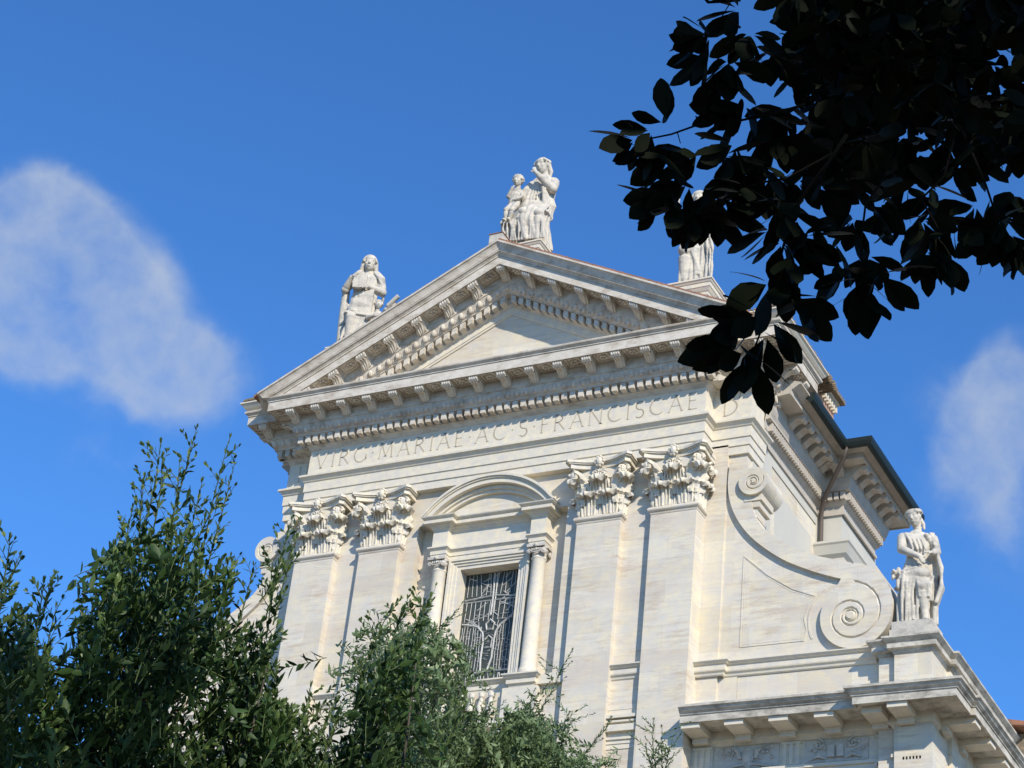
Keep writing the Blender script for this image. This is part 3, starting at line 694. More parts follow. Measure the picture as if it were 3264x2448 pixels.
# ---- wings: scrolls, attic, pedestals, lower cornice
def crv(pts, n=8):
    """Catmull-Rom through points"""
    P = [Vector(p) for p in pts]; P = [P[0]*2-P[1]]+P+[P[-1]*2-P[-2]]; out = []
    for i in range(1, len(P)-2):
        for k in range(n):
            t = k/n; a, b_, c, d = P[i-1:i+3]
            out.append(.5*((2*b_)+(c-a)*t+(2*a-5*b_+4*c-d)*t*t+(3*b_-a-3*c+d)*t**3))
    out.append(P[-2]); return [(p.x, p.y) for p in out]
VC = (10.13, 22.28)
def vol(r, deg): a = math.radians(deg); return (VC[0]+r*math.cos(a), VC[1]+r*math.sin(a))
inner = crv([(6.78, 27.0), (6.76, 26.3), (6.95, 25.55), (7.43, 24.80), (8.24, 24.09), (9.04, 23.64), (9.7, 23.36), vol(.90, 84)], 8)
outer = crv([(7.42, 25.95), (7.50, 25.5), (7.78, 24.98), (8.45, 24.44), (9.2, 24.02), vol(1.42, 90), vol(1.27, 55), vol(1.12, 25), vol(1.03, 0), vol(.98, -30), vol(.92, -60), vol(.87, -90), vol(.82, -120), vol(.79, -150), vol(.77, -180), vol(.76, -200)], 8)
def ring(c, r, a0, a1, n=20): return [(c[0]+r*math.cos(math.radians(a0+(a1-a0)*i/n)), c[1]+r*math.sin(math.radians(a0+(a1-a0)*i/n))) for i in range(n+1)]
def scroll_side(s):
    m = MB(); YF = .52
    # field wall under the sweep
    fld = [(6.7, 21.4), (6.7, 27.0)]+[(x+.05, z+.02) for x, z in inner]+[vol(.8, 60), vol(.8, 20), vol(.8, -20), vol(.8, -60), (9.9, 21.4)]
    m.prism_y(fld, .63, 1.15)
    # raised strap: strip of quads between the inner and the outer line
    A = inner; B = outer[:len(crv([(0, 0)]*6, 8))]  # first part up to the volute top
    nB = 5*8+1
    def resamp(P, n):
        L = [0]
        for i in range(1, len(P)): L.append(L[-1]+math.dist(P[i], P[i-1]))
        out = []
        for k in range(n):
            t = L[-1]*k/(n-1); i = max(1, next((j for j in range(1, len(L)) if L[j] >= t-1e-9), len(L)-1))
            u = (t-L[i-1])/max(1e-9, L[i]-L[i-1]); out.append((P[i-1][0]+(P[i][0]-P[i-1][0])*u, P[i-1][1]+(P[i][1]-P[i-1][1])*u))
        return out
    a = resamp(inner, 50); o_ = resamp([(7.30, 26.9), (7.36, 26.4)]+outer[:nB], 50)
    v = []
    for (p, q) in zip(a, o_): v += [(p[0], YF, p[1]), (q[0], YF, q[1]), (p[0], 1.2, p[1]), (q[0], 1.2, q[1])]
    f = []
    for i in range(49):
        k = i*4; f += [(k, k+1, k+5, k+4), (k+2, k+6, k+7, k+3), (k, k+4, k+6, k+2), (k+1, k+3, k+7, k+5)]
    f += [(0, 2, 3, 1), (49*4, 49*4+1, 49*4+3, 49*4+2)]
    m.add(v, f)
    # the big volute: polar height field cut by a spiral groove
    def volute(c, rf, depth_fn, y_front, y_back, n=96, rings=26):
        v = []; f = []
        for j in range(rings+1):
            for i in range(n):
                th = 2*PI*i/n; R = rf(th)*j/rings; d = depth_fn(R, th)
                v.append((c[0]+R*math.cos(th), y_front+d, c[1]+R*math.sin(th)))
        for i in range(n): th = 2*PI*i/n; R = rf(th); v.append((c[0]+R*math.cos(th), y_back, c[1]+R*math.sin(th)))
        for j in range(rings+1):
            for i in range(n): f.append((j*n+i, j*n+(i+1) % n, (j+1)*n+(i+1) % n, (j+1)*n+i))
        m.add(v, f)
    RIM = crv([(0, 1.03), (25, 1.12), (50, 1.235), (75, 1.36), (88, 1.41)], 8)+[(92, 1.25)]+crv([(110, .93), (135, .80), (180, .77), (210, .79), (240, .82), (270, .87), (300, .92), (330, .98), (360, 1.03)], 8)
    def rf(th):
        d = math.degrees(th) % 360
        for q in range(len(RIM)-1):
            if RIM[q][0] <= d <= RIM[q+1][0]: return RIM[q][1]+(RIM[q+1][1]-RIM[q][1])*(d-RIM[q][0])/max(1e-6, RIM[q+1][0]-RIM[q][0])
        return 1.03
    def df(R, th, r0=.90, k=.40, w=.028, start=84):
        # r of the groove falls by a constant factor every turn, clockwise from the top
        a = (math.degrees(th)) % 360; best = 9
        for t in range(5):
            turn = ((start-a) % 360)/360+t
            g = .10+(r0-.10)*math.exp(-turn*1.05) if turn < 3.2 else 99
            best = min(best, abs(R-g))
        return (.05*max(0, 1-(best/w)**2) if best < w else 0)+(.0 if R > .1 else -.02)
    volute(VC, rf, df, YF-.02, 1.2, 120, 64)
    def df2(R, th): return df(R, th, .27, .4, .016, 20) if True else 0
    def small(R, th):
        a = math.degrees(th) % 360; best = 9
        for t in range(4):
            turn = ((20-a) % 360)/360+t; g = .04+.25*math.exp(-turn*.9) if turn < 2.6 else 99; best = min(best, abs(R-g))
        return .04*max(0, 1-(best/.017)**2) if best < .017 else 0
    c2 = (7.50, 26.33)
    volute(c2, lambda t: .40, small, .40, 1.55, 48, 40)
    # bracket block under the small volute, with pendant
    m.box(7.24, 7.72, .50, 1.35, 25.80, 25.98); m.box(7.24, 7.66, .53, 1.3, 25.62, 25.80)
    m.box(7.24, 7.58, .58, 1.2, 25.35, 25.62); m.box(7.24, 7.50, .66, 1.1, 25.12, 25.35)
    m.ball((7.42, .85, 25.08), (.12, .16, .14), 8, 6); m.ball((7.46, .9, 24.9), (.08, .1, .1), 8, 6)
    # sunk panel outline
    pan = [(7.24, 21.78), (8.93, 21.78), (9.0, 22.05), (8.93, 22.4), (9.05, 22.75), (9.20, 22.97), (8.6, 23.25), (7.9, 23.72), (7.24, 24.32)]
    def off(P, d):
        c = (8.1, 22.7); return [(x+(c[0]-x)/math.dist((x, z), c)*d, z+(c[1]-z)/math.dist((x, z), c)*d) for x, z in P]
    n = len(pan)
    for d0, d1, yy in ((0, .05, .615), (.09, .12, .625)):
        P0, P1 = off(pan, d0), off(pan, d1)
        for i in range(n):
            j = (i+1) % n; m.prism_y([P0[i], P0[j], P1[j], P1[i]], yy, .66)
    # arc moulding left of the volute
    arc = ring(VC, 1.13, 205, 130, 12); ar2 = ring(VC, 1.08, 205, 130, 12); m.prism_y(arc+ar2[::-1], .615, .66)
    return m if s > 0 else m.mirror()
ATT_CORN = [(0, 21.02), (.03, 21.05), (.06, 21.12), (.14, 21.14), (.14, 21.27), (.18, 21.30), (.22, 21.34), (.25, 21.36), (.25, 21.41), (0, 21.44)]
LOW = [(-.3, 17.9), (0, 17.9), (0, 18.30), (.03, 18.31), (.03, 18.50), (.09, 18.50), (.09, 18.58), (0, 18.60), (0, 19.18), (.05, 19.20), (.10, 19.26), (.16, 19.30), (.16, 19.52), (.98, 19.52), (.98, 19.48), (1.02, 19.48), (1.02, 19.66), (1.05, 19.67), (1.05, 19.70), (1.12, 19.75), (1.15, 19.81), (1.19, 19.82), (1.19, 19.88), (-.2, 19.94)]
for s in (-1, 1):
    scroll_side(s).build('scroll_buttress', M_wall, church)
    a = MB()
    a.box(7.1, 10.9, .68, 12, 0, 21.40); a.box(6.69, 7.2, .67, 1.1, 0, 21.40); 
    a.box(10.88, 11.36, .42, 2, 18, 21.2); a.box(11.30, 12.2, .27, 1.5, 18, 21.2); a.box(10.9, 12.05, .69, 12, 0, 21.38)
    a.box(12.1, 12.30, 1.5, 12, 18, 21.2)
    a.box(11.2, 12.34, .10, 1.62, 19.93, 20.08)
    at_ = a if s > 0 else a.mirror()
    attic = at_.build('attic_wall', M_wall, church)
    a = MB(); a.sweep([(10.88, .66), (10.88, .42), (11.30, .42), (11.30, .27), (12.2, .27), (12.2, 1.5), (12.32, 1.5), (12.32, 12)], ATT_CORN)
    (a if s > 0 else a.mirror()).build('attic_cornice', M_weath, church)
    a = MB(); lp = [(6.16, .62), (9.40+.0, .62), (9.40+.02, .62), (11.62-.0, .62), (11.62, .40), (12.06, .40), (12.06, 1.9), (12.2, 1.9), (12.2, 12)]
    lp = [(6.16, .62), (11.50, .62), (11.50, .38), (12.06, .38), (12.06, 2.4), (12.0, 2.4), (12.0, 12)]
    a.sweep([(6.2, .62), (11.30, .62), (11.30, .40), (12.1, .40), (12.1, 1.6), (12.12, 1.6), (12.12, 12)], LOW[:17-4])
    (a if s > 0 else a.mirror()).build('lower_frieze', M_trim, church); a = MB()
    a.sweep([(6.2, .62), (11.60, .62), (11.60, .40), (12.0, .40), (12.0, 1.6), (12.10, 1.6), (12.10, 12)], LOW[12:])
    lowc = (a if s > 0 else a.mirror()).build('lower_cornice', M_weath, church)
    blk = MB()
    def mut(x, y, rz=0, w=.47):
        m = MB(); m.box(-w/2, w/2, -.80, 0, 19.36, 19.515); m.box(-w/2+.04, w/2-.04, -.15, 0, 19.22, 19.36)
        o = (m).build('mutule', M_trim, lowc); o.location = (s*x, y, 0); o.rotation_euler = (0, 0, s*rz)
    for x in (6.45, 7.56, 8.68, 9.80): mut(x, .46)
    mut(10.95, .46); mut(11.62, .24)
    for y in (1.0, 2.3, 3.6, 4.9, 6.2, 7.5, 8.8): mut(12.26, y, PI/2)
    # frieze with triglyphs and carved metopes
    def trig(x, y, z0=18.60, z1=19.12):
        t = MB(); t.box(x-.232, x+.232, y-.012, y+.035, z0+.002, z1)
        for k in (-.16, 0, .16):
            t.prism_z([(x+k-.065, y), (x+k-.04, y-.05), (x+k+.04, y-.05), (x+k+.065, y)], z0, z1)
        t.box(x-.25, x+.25, y-.055, y, z1, z1+.06); t.box(x-.24, x+.24, y-.07, y, 18.47, 18.50+.0)
        for k in range(6): t.box(x-.22+k*.078, x-.18+k*.078, y-.12, y-.05, 18.40, 18.475)
        (t if s > 0 else t.mirror()).build('triglyph', M_trim, church)
    trig(6.44, .57); trig(8.69, .61); trig(11.0, .61); trig(11.72, .39)
    # metope 1: helmet and crossed staffs with foliage; metope 2: open book with palm leaves
    def relief(cx, kind):
        r_ = MB(); r_.box(cx-.78, cx+.78, .598, .64, 18.62, 19.16)
        y = .60; z = 18.88; q = random.Random(kind+5)
        if kind == 0:
            r_.ball((cx, y, z+.02), (.17, .09, .24), 12, 8); r_.ball((cx, y, z-.2), (.10, .08, .10), 8, 6)
            for k in (-1, 1):
                r_.tube([(cx+k*.06, y-.04, z-.18), (cx+k*.62, y-.03, z-.26)], .03, 6)
                r_.tube([(cx+k*.2, y-.03, z-.05), (cx+k*.24, y-.04, z+.12), (cx+k*.33, y-.03, z+.2)], [.05, .06, .04], 6)
                spiral(r_, (cx+k*.46, y-.03, z+.16), .11, 0, 1.4, .025, k)
        else:
            for k in (-1, 1):
                r_.prism_z([(cx+k*.01, y), (cx+k*.03, y-.08), (cx+k*.10, y-.11), (cx+k*.19, y-.08), (cx+k*.20, y)], z-.17, z+.12)
                r_.tube([(cx+k*.24, y-.03, z-.2), (cx+k*.42, y-.05, z-.12), (cx+k*.62, y-.03, z-.2)], [.02, .05, .02], 6)
                spiral(r_, (cx+k*.42, y-.03, z+.17), .13, 0, 1.5, .03, k)
        for k in range(16):
            a = q.uniform(0, 6.28); px = cx+q.choice((-1, 1))*q.uniform(.28, .68); pz = z+q.uniform(-.05, .26)
            r_.ball((px, y, pz), (q.uniform(.03, .07), .05, q.uniform(.03, .06)), 7, 5)
        (r_ if s > 0 else r_.mirror()).build('carved_metope', M_carv, church)
    relief(7.60, 0); relief(9.80, 1)
    lw = MB(); lw.box(*sorted((s*6.7, s*11.95)), .64, 12, 0, 17.95); lw.build('lower_wall', M_wall, church)
# tiled aisle roof behind the right attic
r = MB()
for i in range(30):
    y = 8.2+i*.2; r.prism_y([(11.0, 21.75), (12.86, 21.52), (12.86, 21.64), (11.0, 22.0)], y-1.8, y-1.63)
r.build('aisle_roof', M_tile, church)
r = MB(); r.box(12.4, 12.72, 6.9, 14.5, 20.9, 21.5); r.build('aisle_eave', M_moss, church)

#@@STATUES
# ------------------------------------------------------------------ statues: solids merged into one carved skin each
def skin(mb, name, m, parent, voxel=.03, disp=True, smooth=1):
    voxel *= .75
    me = mb.mesh(name); o = bpy.data.objects.new(name, me); COL.objects.link(o)
    md = o.modifiers.new('r', 'REMESH'); md.mode = 'VOXEL'; md.voxel_size = voxel; md.use_smooth_shade = True
    if smooth: sm = o.modifiers.new('s', 'SMOOTH'); sm.factor = .5; sm.iterations = smooth
    dg = bpy.context.evaluated_depsgraph_get(); nm = bpy.data.meshes.new_from_object(o.evaluated_get(dg)); nm.name = name
    bpy.data.objects.remove(o); o = link(name, nm, m, parent, True); return o
def loft(mb, rings, n=40, folds=None):
    """rings: (z, cx, cy, rx, ry); folds: (count, amplitude, twist, seed)"""
    v = []
    for z, cx, cy, rx, ry in rings:
        for i in range(n):
            t = 2*PI*i/n; k = 1
            if folds:
                c, a, tw, sd = folds
                k += a*(.6*math.sin(c*t+tw*z+sd)+.4*math.sin((c*1.7)*t-tw*1.6*z+2*sd)+.35*math.sin(2.3*c*t+.8*z+sd*3))
            v.append((cx+math.cos(t)*rx*k, cy+math.sin(t)*ry*k, z))
    R_ = len(rings); f = [(j*n+i, j*n+(i+1) % n, (j+1)*n+(i+1) % n, (j+1)*n+i) for j in range(R_-1) for i in range(n)]
    f += [tuple(range(n-1, -1, -1)), tuple((R_-1)*n+i for i in range(n))]
    mb.add(v, f)
def interp(rings, k=4):
    out = []
    for i in range(len(rings)-1):
        a, b_ = rings[i], rings[i+1]
        for q in range(k):
            t = q/k; t2 = t*t*(3-2*t); out.append((a[0]+(b_[0]-a[0])*t,)+tuple(a[j]+(b_[j]-a[j])*t2 for j in range(1, 5)))
    return out+[rings[-1]]
def limb(mb, pts, rad, n=12):
    pts2 = []; r2 = []
    for i in range(len(pts)-1):
        for q in range(4):
            t = q/4; pts2.append(tuple(pts[i][j]+(pts[i+1][j]-pts[i][j])*t for j in range(3))); r2.append(rad[i]+(rad[i+1]-rad[i])*t)
    pts2.append(pts[-1]); r2.append(rad[-1])
    mb.tube(pts2, r2, n)
    for p, r in zip(pts, rad): mb.ball(p, r, 12, 8)
def head(mb, c, s=1.0, yaw=0, pitch=0, roll=0, hair='veil'):
    """face looks along -y; about .47 m high at s = 1"""
    rot = Matrix.Rotation(yaw, 3, 'Z') @ Matrix.Rotation(roll, 3, 'Y') @ Matrix.Rotation(pitch, 3, 'X')
    def T(x, y, z): p = rot @ Vector((x*s, y*s, z*s)); return (c[0]+p.x, c[1]+p.y, c[2]+p.z)
    def B(x, y, z, r): mb.ball(T(x, y, z), tuple(q*s for q in r), 16, 12, rot)
    B(0, .02, .05, (.155, .185, .18)); B(0, -.045, -.05, (.125, .135, .17)); B(0, -.10, -.165, (.055, .05, .045))
    for k in (-1, 1):
        B(k*.062, -.148, .055, (.05, .022, .012)); B(k*.060, -.150, .012, (.028, .018, .014)); B(k*.075, -.115, -.035, (.05, .05, .05)); B(k*.145, .0, .0, (.02, .035, .05))
    mb.tube([T(0, -.155, .06), T(0, -.185, .01), T(0, -.215, -.045)], [.016*s, .020*s, .030*s], 8); B(0, -.195, -.05, (.035, .03, .018))
    B(0, -.165, -.095, (.042, .022, .012)); B(0, -.163, -.122, (.036, .022, .013)); B(0, -.12, .12, (.11, .05, .06))
    mb.tube([T(0, .02, -.10), T(0, .03, -.34)], [.085*s, .10*s], 12)
    if hair == 'veil':
        for i in range(13):
            a = -1.45+2.9*i/12; mb.ball(T(math.sin(a)*.165, -.03, .02+math.cos(a)*.19), tuple(q*s for q in (.045, .12, .045)), 8, 6, rot)
        B(0, .07, .06, (.19, .19, .20))
        for k in (-1, 1): mb.tube([T(k*.165, -.02, .08), T(k*.18, -.01, -.1), T(k*.20, -.0, -.30), T(k*.27, .0, -.45)], [.05*s, .055*s, .07*s, .08*s], 8)
        mb.tube([T(0, .12, .05), T(0, .16, -.2), T(0, .12, -.5)], [.17*s, .18*s, .26*s], 12)
    elif hair == 'wrap':
        for j in range(3):
            pts = [T(math.sin(a)*.175, -.10+.10*j+.03*math.cos(a), .06+math.cos(a)*(.13+.01*j)) for a in [-1.5+3.0*i/12 for i in range(13)]]
            mb.tube(pts, [.035*s]*13, 8)
        B(0, .09, .07, (.18, .17, .19)); mb.tube([T(.13, .08, .0), T(.16, .09, -.2), T(.14, .06, -.33)], [.07*s, .06*s, .03*s], 8)
    elif hair == 'wavy':
        for i in range(26):
            a = i*2.4; q = .35+.6*(i/26)
            x = math.sin(a)*.17*math.sqrt(1-(1-q)**2+.1); y = .02+math.cos(a)*.17*q
            if y < -.10 and q > .7: continue
            B(x, y, .05+.17*(1-q*.75), (.05, .05, .04))
        for i in range(9): a = -1.4+2.8*i/8; B(math.sin(a)*.15, -.09-.04*math.cos(a), .085+.085*math.cos(a), (.036, .036, .034))
        B(.02, .17, .02, (.09, .09, .09)); mb.tube([T(.10, .12, -.03), T(.15, .08, -.18), T(.17, -.02, -.34)], [.05*s, .045*s, .025*s], 8)
    elif hair == 'curls':
        for i in range(34):
            z = 1-i/26; r = math.sqrt(max(0, 1-min(1, abs(z))**2)); a = i*2.4
            x, y = math.cos(a)*r, math.sin(a)*r
            if y < -.45 and z < .45: continue
            B(x*.17, .02+y*.19, .06+z*.17, (.05, .05, .05))
def hand(mb, c, d, up, s=1.0, curl=.5, side=1):
    """palm at c, fingers along d, knuckles towards up"""
    d = Vector(d).normalized(); up = Vector(up).normalized(); w = d.cross(up).normalized(); up = w.cross(d).normalized(); c = Vector(c)
    R_ = Matrix((w, d, up)).transposed()
    mb.ball(tuple(c+d*.06*s), (.055*s, .075*s, .026*s), 10, 8, R_)
    for k, (o, l) in enumerate(((-.042, .085), (-.015, .10), (.014, .095), (.041, .072))):
        a = c+w*o*s*side+d*.11*s; b_ = a+d*l*.5*s-up*curl*.03*s; e = b_+d*l*.42*s*(1-.3*curl)-up*curl*.07*s
        mb.tube([tuple(a), tuple(b_), tuple(e)], [.016*s, .015*s, .011*s], 6)
    a = c-w*.05*s*side+d*.03*s; mb.tube([tuple(a), tuple(a-w*.035*s*side+d*.035*s), tuple(a-w*.04*s*side+d*.085*s-up*.02*s)], [.02*s, .018*s, .013*s], 6)
def drape(mb, pts, rad=.05):
    n = len(pts); mb.tube(pts, [rad*(.6+.4*math.sin(PI*(i+.5)/n)) for i in range(n)], 8)
def pedestal(parent, x0, x1, y0, y1, zt, zb=30.5):
    p = MB(); p.box(x0+.14, x1-.14, y0+.14, y1-.14, zb, zt-.3)
    pr = [(-.0, zt-.52), (.03, zt-.50), (.03, zt-.42), (.06, zt-.38), (.10, zt-.30), (.12, zt-.28), (.12, zt-.16), (.14, zt-.15), (.17, zt-.09), (.19, zt-.08), (.19, zt-.03), (-.1, zt)]
    q = [(x0+.16, y1-.16), (x0+.16, y0+.16), (x1-.16, y0+.16), (x1-.16, y1-.16), (x0+.16, y1-.16)]
    p.sweep(q, pr); p.box(x0+.16, x1-.16, y0+.16, y1-.16, zt-.2, zt+.002)
    return p.build('pedestal', M_trim, parent)

# 1: woman holding a child, over the apex
st = thing('statue', 'stone statue of a woman holding a child, on the very top of the pediment', 'statue', (.05, .25, 0), 'stone figures on the roofline')
ped = pedestal(st, -.72, .70, -.42, .50, 35.12, 33.9)
F = MB(); Z = 35.1
loft(F, interp([(Z, .18, .05, .58, .42), (Z+.4, .16, -.05, .56, .44), (Z+.8, .14, -.12, .54, .46), (Z+1.15, .20, -.12, .50, .42), (Z+1.45, .28, -.02, .40, .34), (Z+1.75, .34, .05, .32, .25), (Z+2.0, .34, .05, .36, .26), (Z+2.35, .33, .05, .42, .27), (Z+2.55, .33, .06, .36, .22), (Z+2.72, .30, .05, .14, .14)]), 72, (8, .10, 1.6, .4))
limb(F, [(.16, -.1, Z+1.35), (-.04, -.48, Z+1.08), (.05, -.46, Z+.45), (.16, -.48, Z+.1)], [.19, .15, .11, .09])
limb(F, [(.40, -.1, Z+1.30), (.46, -.46, Z+.98), (.46, -.44, Z+.4), (.50, -.46, Z+.08)], [.18, .15, .11, .09])
for i in range(15):
    x = .66-.085*i; drape(F, [(x+.04, -.24, Z+1.42-.03*i), (x-.05, -.50, Z+1.02-.02*i), (x+.06*math.sin(i*1.7), -.53, Z+.5), (x+.05, -.50, Z+.03)], .042)
for i in range(6): drape(F, [(.62-.03*i, -.1, Z+1.62-.07*i), (.25, -.42, Z+1.38-.08*i), (-.15, -.54, Z+1.10-.05*i), (-.42, -.42, Z+1.0-.04*i)], .04)
# cloth ledge and hanging folds on the left
F.prism_y([(-.74, Z+.82), (-.55, Z+1.02), (-.1, Z+.88), (.35, Z+.55), (.30, Z+.46), (-.1, Z+.66), (-.5, Z+.76), (-.72, Z+.74)], -.46, -.02)
for x, t in ((-.68, .09), (-.56, .06), (-.42, .08), (-.28, .05), (-.15, .08), (-.02, .06)): F.tube([(x, -.30, Z+.80), (x+.05, -.26, Z+.4), (x+.10, -.28, Z+.02)], [t, t, t*1.3], 8)
F.box(-.55, .5, -.1, .35, Z-.05, Z+.5)
for i in range(6): drape(F, [(.62-.03*i, .0-.08*i, Z+2.0), (.76-.05*i, .0-.05*i, Z+1.5), (.68, .05-.08*i, Z+1.1), (.60-.1*i, -.1, Z+.9)], .07)
limb(F, [(.66, .02, Z+2.42), (.74, -.22, Z+2.0), (.40, -.42, Z+2.32), (.20, -.44, Z+2.56)], [.17, .14, .11, .06])
limb(F, [(-.02, .03, Z+2.38), (-.22, -.10, Z+2.0), (-.34, -.34, Z+1.72)], [.17, .15, .10])
loft(F, interp([(Z+1.2, -.05, -.05, .35, .3), (Z+1.6, -.02, -.02, .32, .26), (Z+2.0, .02, .0, .28, .22), (Z+2.3, .1, .04, .2, .18)], 3), 30, (6, .08, 1, 1))
hand(F, (.20, -.44, Z+2.54), (-.35, -.1, 1), (0, -1, .2), 1.25, .5)
hand(F, (-.36, -.36, Z+1.70), (-.6, -.3, -.3), (0, -.6, 1), 1.2, .8)
for i in range(5): drape(F, [(.12+.09*i, -.16, Z+2.45), (.12+.09*i, -.20, Z+2.1), (.05+.10*i, -.24, Z+1.7)], .035)
head(F, (.26, -.04, Z+3.04), 1.22, yaw=-.35, pitch=.22, roll=-.12, hair='wrap')
fig = skin(F, 'figure', M_stat, st, .026); fig.rotation_euler.z = .15
K = MB()
loft(K, interp([(Z+1.35, -.42, -.30, .15, .13), (Z+1.55, -.42, -.30, .19, .15), (Z+1.8, -.40, -.30, .18, .14), (Z+2.02, -.38, -.28, .19, .13), (Z+2.12, -.38, -.28, .09, .08)], 3), 24)
head(K, (-.38, -.30, Z+2.38), .90, yaw=-.1, pitch=.12, hair='curls')
limb(K, [(-.47, -.34, Z+1.45), (-.56, -.52, Z+1.18), (-.55, -.50, Z+.82)], [.11, .085, .055])
limb(K, [(-.34, -.34, Z+1.45), (-.36, -.56, Z+1.12), (-.42, -.52, Z+.80)], [.11, .085, .055])
K.ball((-.58, -.56, Z+.80), (.05, .09, .04)); K.ball((-.44, -.58, Z+.79), (.05, .09, .04))
limb(K, [(-.54, -.30, Z+1.98), (-.58, -.42, Z+1.75), (-.46, -.50, Z+1.98)], [.08, .07, .05]); hand(K, (-.45, -.50, Z+1.98), (.3, 0, 1), (0, -1, 0), .75, .6)
limb(K, [(-.24, -.28, Z+1.98), (-.16, -.36, Z+1.75), (-.28, -.46, Z+1.62)], [.07, .06, .045]); hand(K, (-.28, -.46, Z+1.62), (-.8, -.2, -.2), (0, -1, .3), .75, .6)
skin(K, 'child', M_stat, st, .022).rotation_euler.z = .15

# 2: veiled woman with a book, left shoulder of the pediment
st = thing('statue', 'stone statue of a veiled woman with a book, on the left slope of the pediment', 'statue', (-5.50, .35, 0), 'stone figures on the roofline')
pedestal(st, -.72, .72, -.5, .5, 32.70, 31.2)
F = MB(); Z = 32.7
def woman(F, Z, amp=.07, seed=1., sway=.04, k=1.0):
    loft(F, interp([(Z, .0, .02, .50, .38), (Z+.4, .0, .0, .46, .36), (Z+.9, sway, -.02, .44, .34), (Z+1.4, sway*1.5, -.02, .45, .33), (Z+1.75, sway, 0, .44, .31), (Z+2.05, 0, .0, .35, .26), (Z+2.3, 0, -.02, .40, .28), (Z+2.55, 0, .0, .45, .25), (Z+2.70, 0, .02, .34, .19), (Z+2.80, 0, .02, .13, .13)]), 60, (7, amp, 1.1, seed))
woman(F, Z)
limb(F, [(-.17, -.12, Z+1.6), (-.24, -.34, Z+.98), (-.22, -.22, Z+.2)], [.22, .17, .13])
limb(F, [(.18, -.10, Z+1.6), (.20, -.22, Z+.95), (.26, -.18, Z+.15)], [.22, .17, .13])
for i in range(8): x = -.42+.12*i; drape(F, [(x, -.26, Z+1.5-.04*i), (x*.8+.05, -.33, Z+1.0), (x*.9-.03, -.30, Z+.5), (x*1.05, -.34, Z+.02)], .05)
for i in range(5): drape(F, [(-.48, -.05, Z+1.35-.10*i), (-.25, -.34, Z+1.55-.08*i), (.1, -.36, Z+1.78-.06*i), (.42, -.15, Z+2.0-.05*i)], .045)
F.prism_y([(.02, Z+1.95), (.34, Z+2.0), (.36, Z+1.1), (.10, Z+1.05), (-.25, Z+1.25), (-.3, Z+1.3)], -.38, -.25)
F.prism_y([(-.45, Z+1.12), (.35, Z+1.02), (.35, Z+1.08), (-.42, Z+1.2)], -.42, -.2)
# book
F.prism_y([(-.34, Z+2.02), (-.14, Z+2.0), (-.14, Z+2.46), (-.34, Z+2.44)], -.46, -.36); F.prism_y([(-.13, Z+2.0), (.08, Z+2.05), (.09, Z+2.50), (-.13, Z+2.46)], -.47, -.34)
limb(F, [(-.44, .0, Z+2.52), (-.60, -.10, Z+2.12), (-.42, -.38, Z+2.42)], [.15, .13, .07]); hand(F, (-.42, -.40, Z+2.44), (1, -.2, .1), (0, -.3, 1), 1.1, .5)
limb(F, [(.44, .0, Z+2.52), (.56, -.14, Z+2.08), (.16, -.40, Z+2.10)], [.15, .14, .08]); hand(F, (.16, -.42, Z+2.10), (-1, -.1, -.25), (0, -.8, .6), 1.15, .4)
for i in range(4): drape(F, [(.20+.04*i, -.10, Z+2.85), (.40+.05*i, -.22, Z+2.55), (.58, -.18+.06*i, Z+2.2), (.60, .0, Z+1.8)], .05)
for i in range(3): drape(F, [(-.20-.04*i, -.10, Z+2.85), (-.40, -.20, Z+2.6), (-.58, -.1, Z+2.25), (-.60, .0, Z+1.7)], .05)
limb(F, [(-.6, .05, Z+2.2), (-.56, .1, Z+1.2), (-.52, .1, Z+.1)], [.12, .14, .12])
head(F, (0.02, -.05, Z+3.14), 1.2, yaw=.1, pitch=.08, hair='veil')
skin(F, 'figure', M_stat, st, .024).rotation_euler.z = .42
A = MB()
loft(A, interp([(Z, .62, .0, .22, .22), (Z+.5, .62, .0, .24, .22), (Z+.95, .62, -.02, .20, .18), (Z+1.2, .60, -.05, .24, .16), (Z+1.3, .60, -.05, .1, .1)], 3), 30, (6, .08, 2, 2))
head(A, (.56, -.08, Z+1.55), .72, yaw=.5, hair='curls')
limb(A, [(.78, -.1, Z+1.15), (.95, -.3, Z+1.2), (1.18, -.36, Z+1.42)], [.09, .08, .06]); A.tube([(1.0, -.36, Z+1.28), (1.34, -.40, Z+1.60)], [.07, .075], 12)
A.ball((1.14, -.28, Z+1.36), (.12, .08, .12)); hand(A, (1.12, -.38, Z+1.36), (.6, -.2, .5), (0, -1, 0), .8, .8)
for k in range(6): A.tube([(.75+.07*k, .06, Z+1.25-.02*k), (.9+.08*k, .12, Z+.95-.05*k), (.92+.09*k, .12, Z+.70-.06*k)], [.06, .05, .025], 6)
limb(A, [(.42, -.1, Z+1.15), (.40, -.34, Z+.95), (.66, -.42, Z+.95)], [.09, .08, .05]); hand(A, (.66, -.42, Z+.95), (1, 0, 0), (0, -1, .2), .8, .5)
skin(A, 'small_figure', M_stat, st, .024).rotation_euler.z = .15

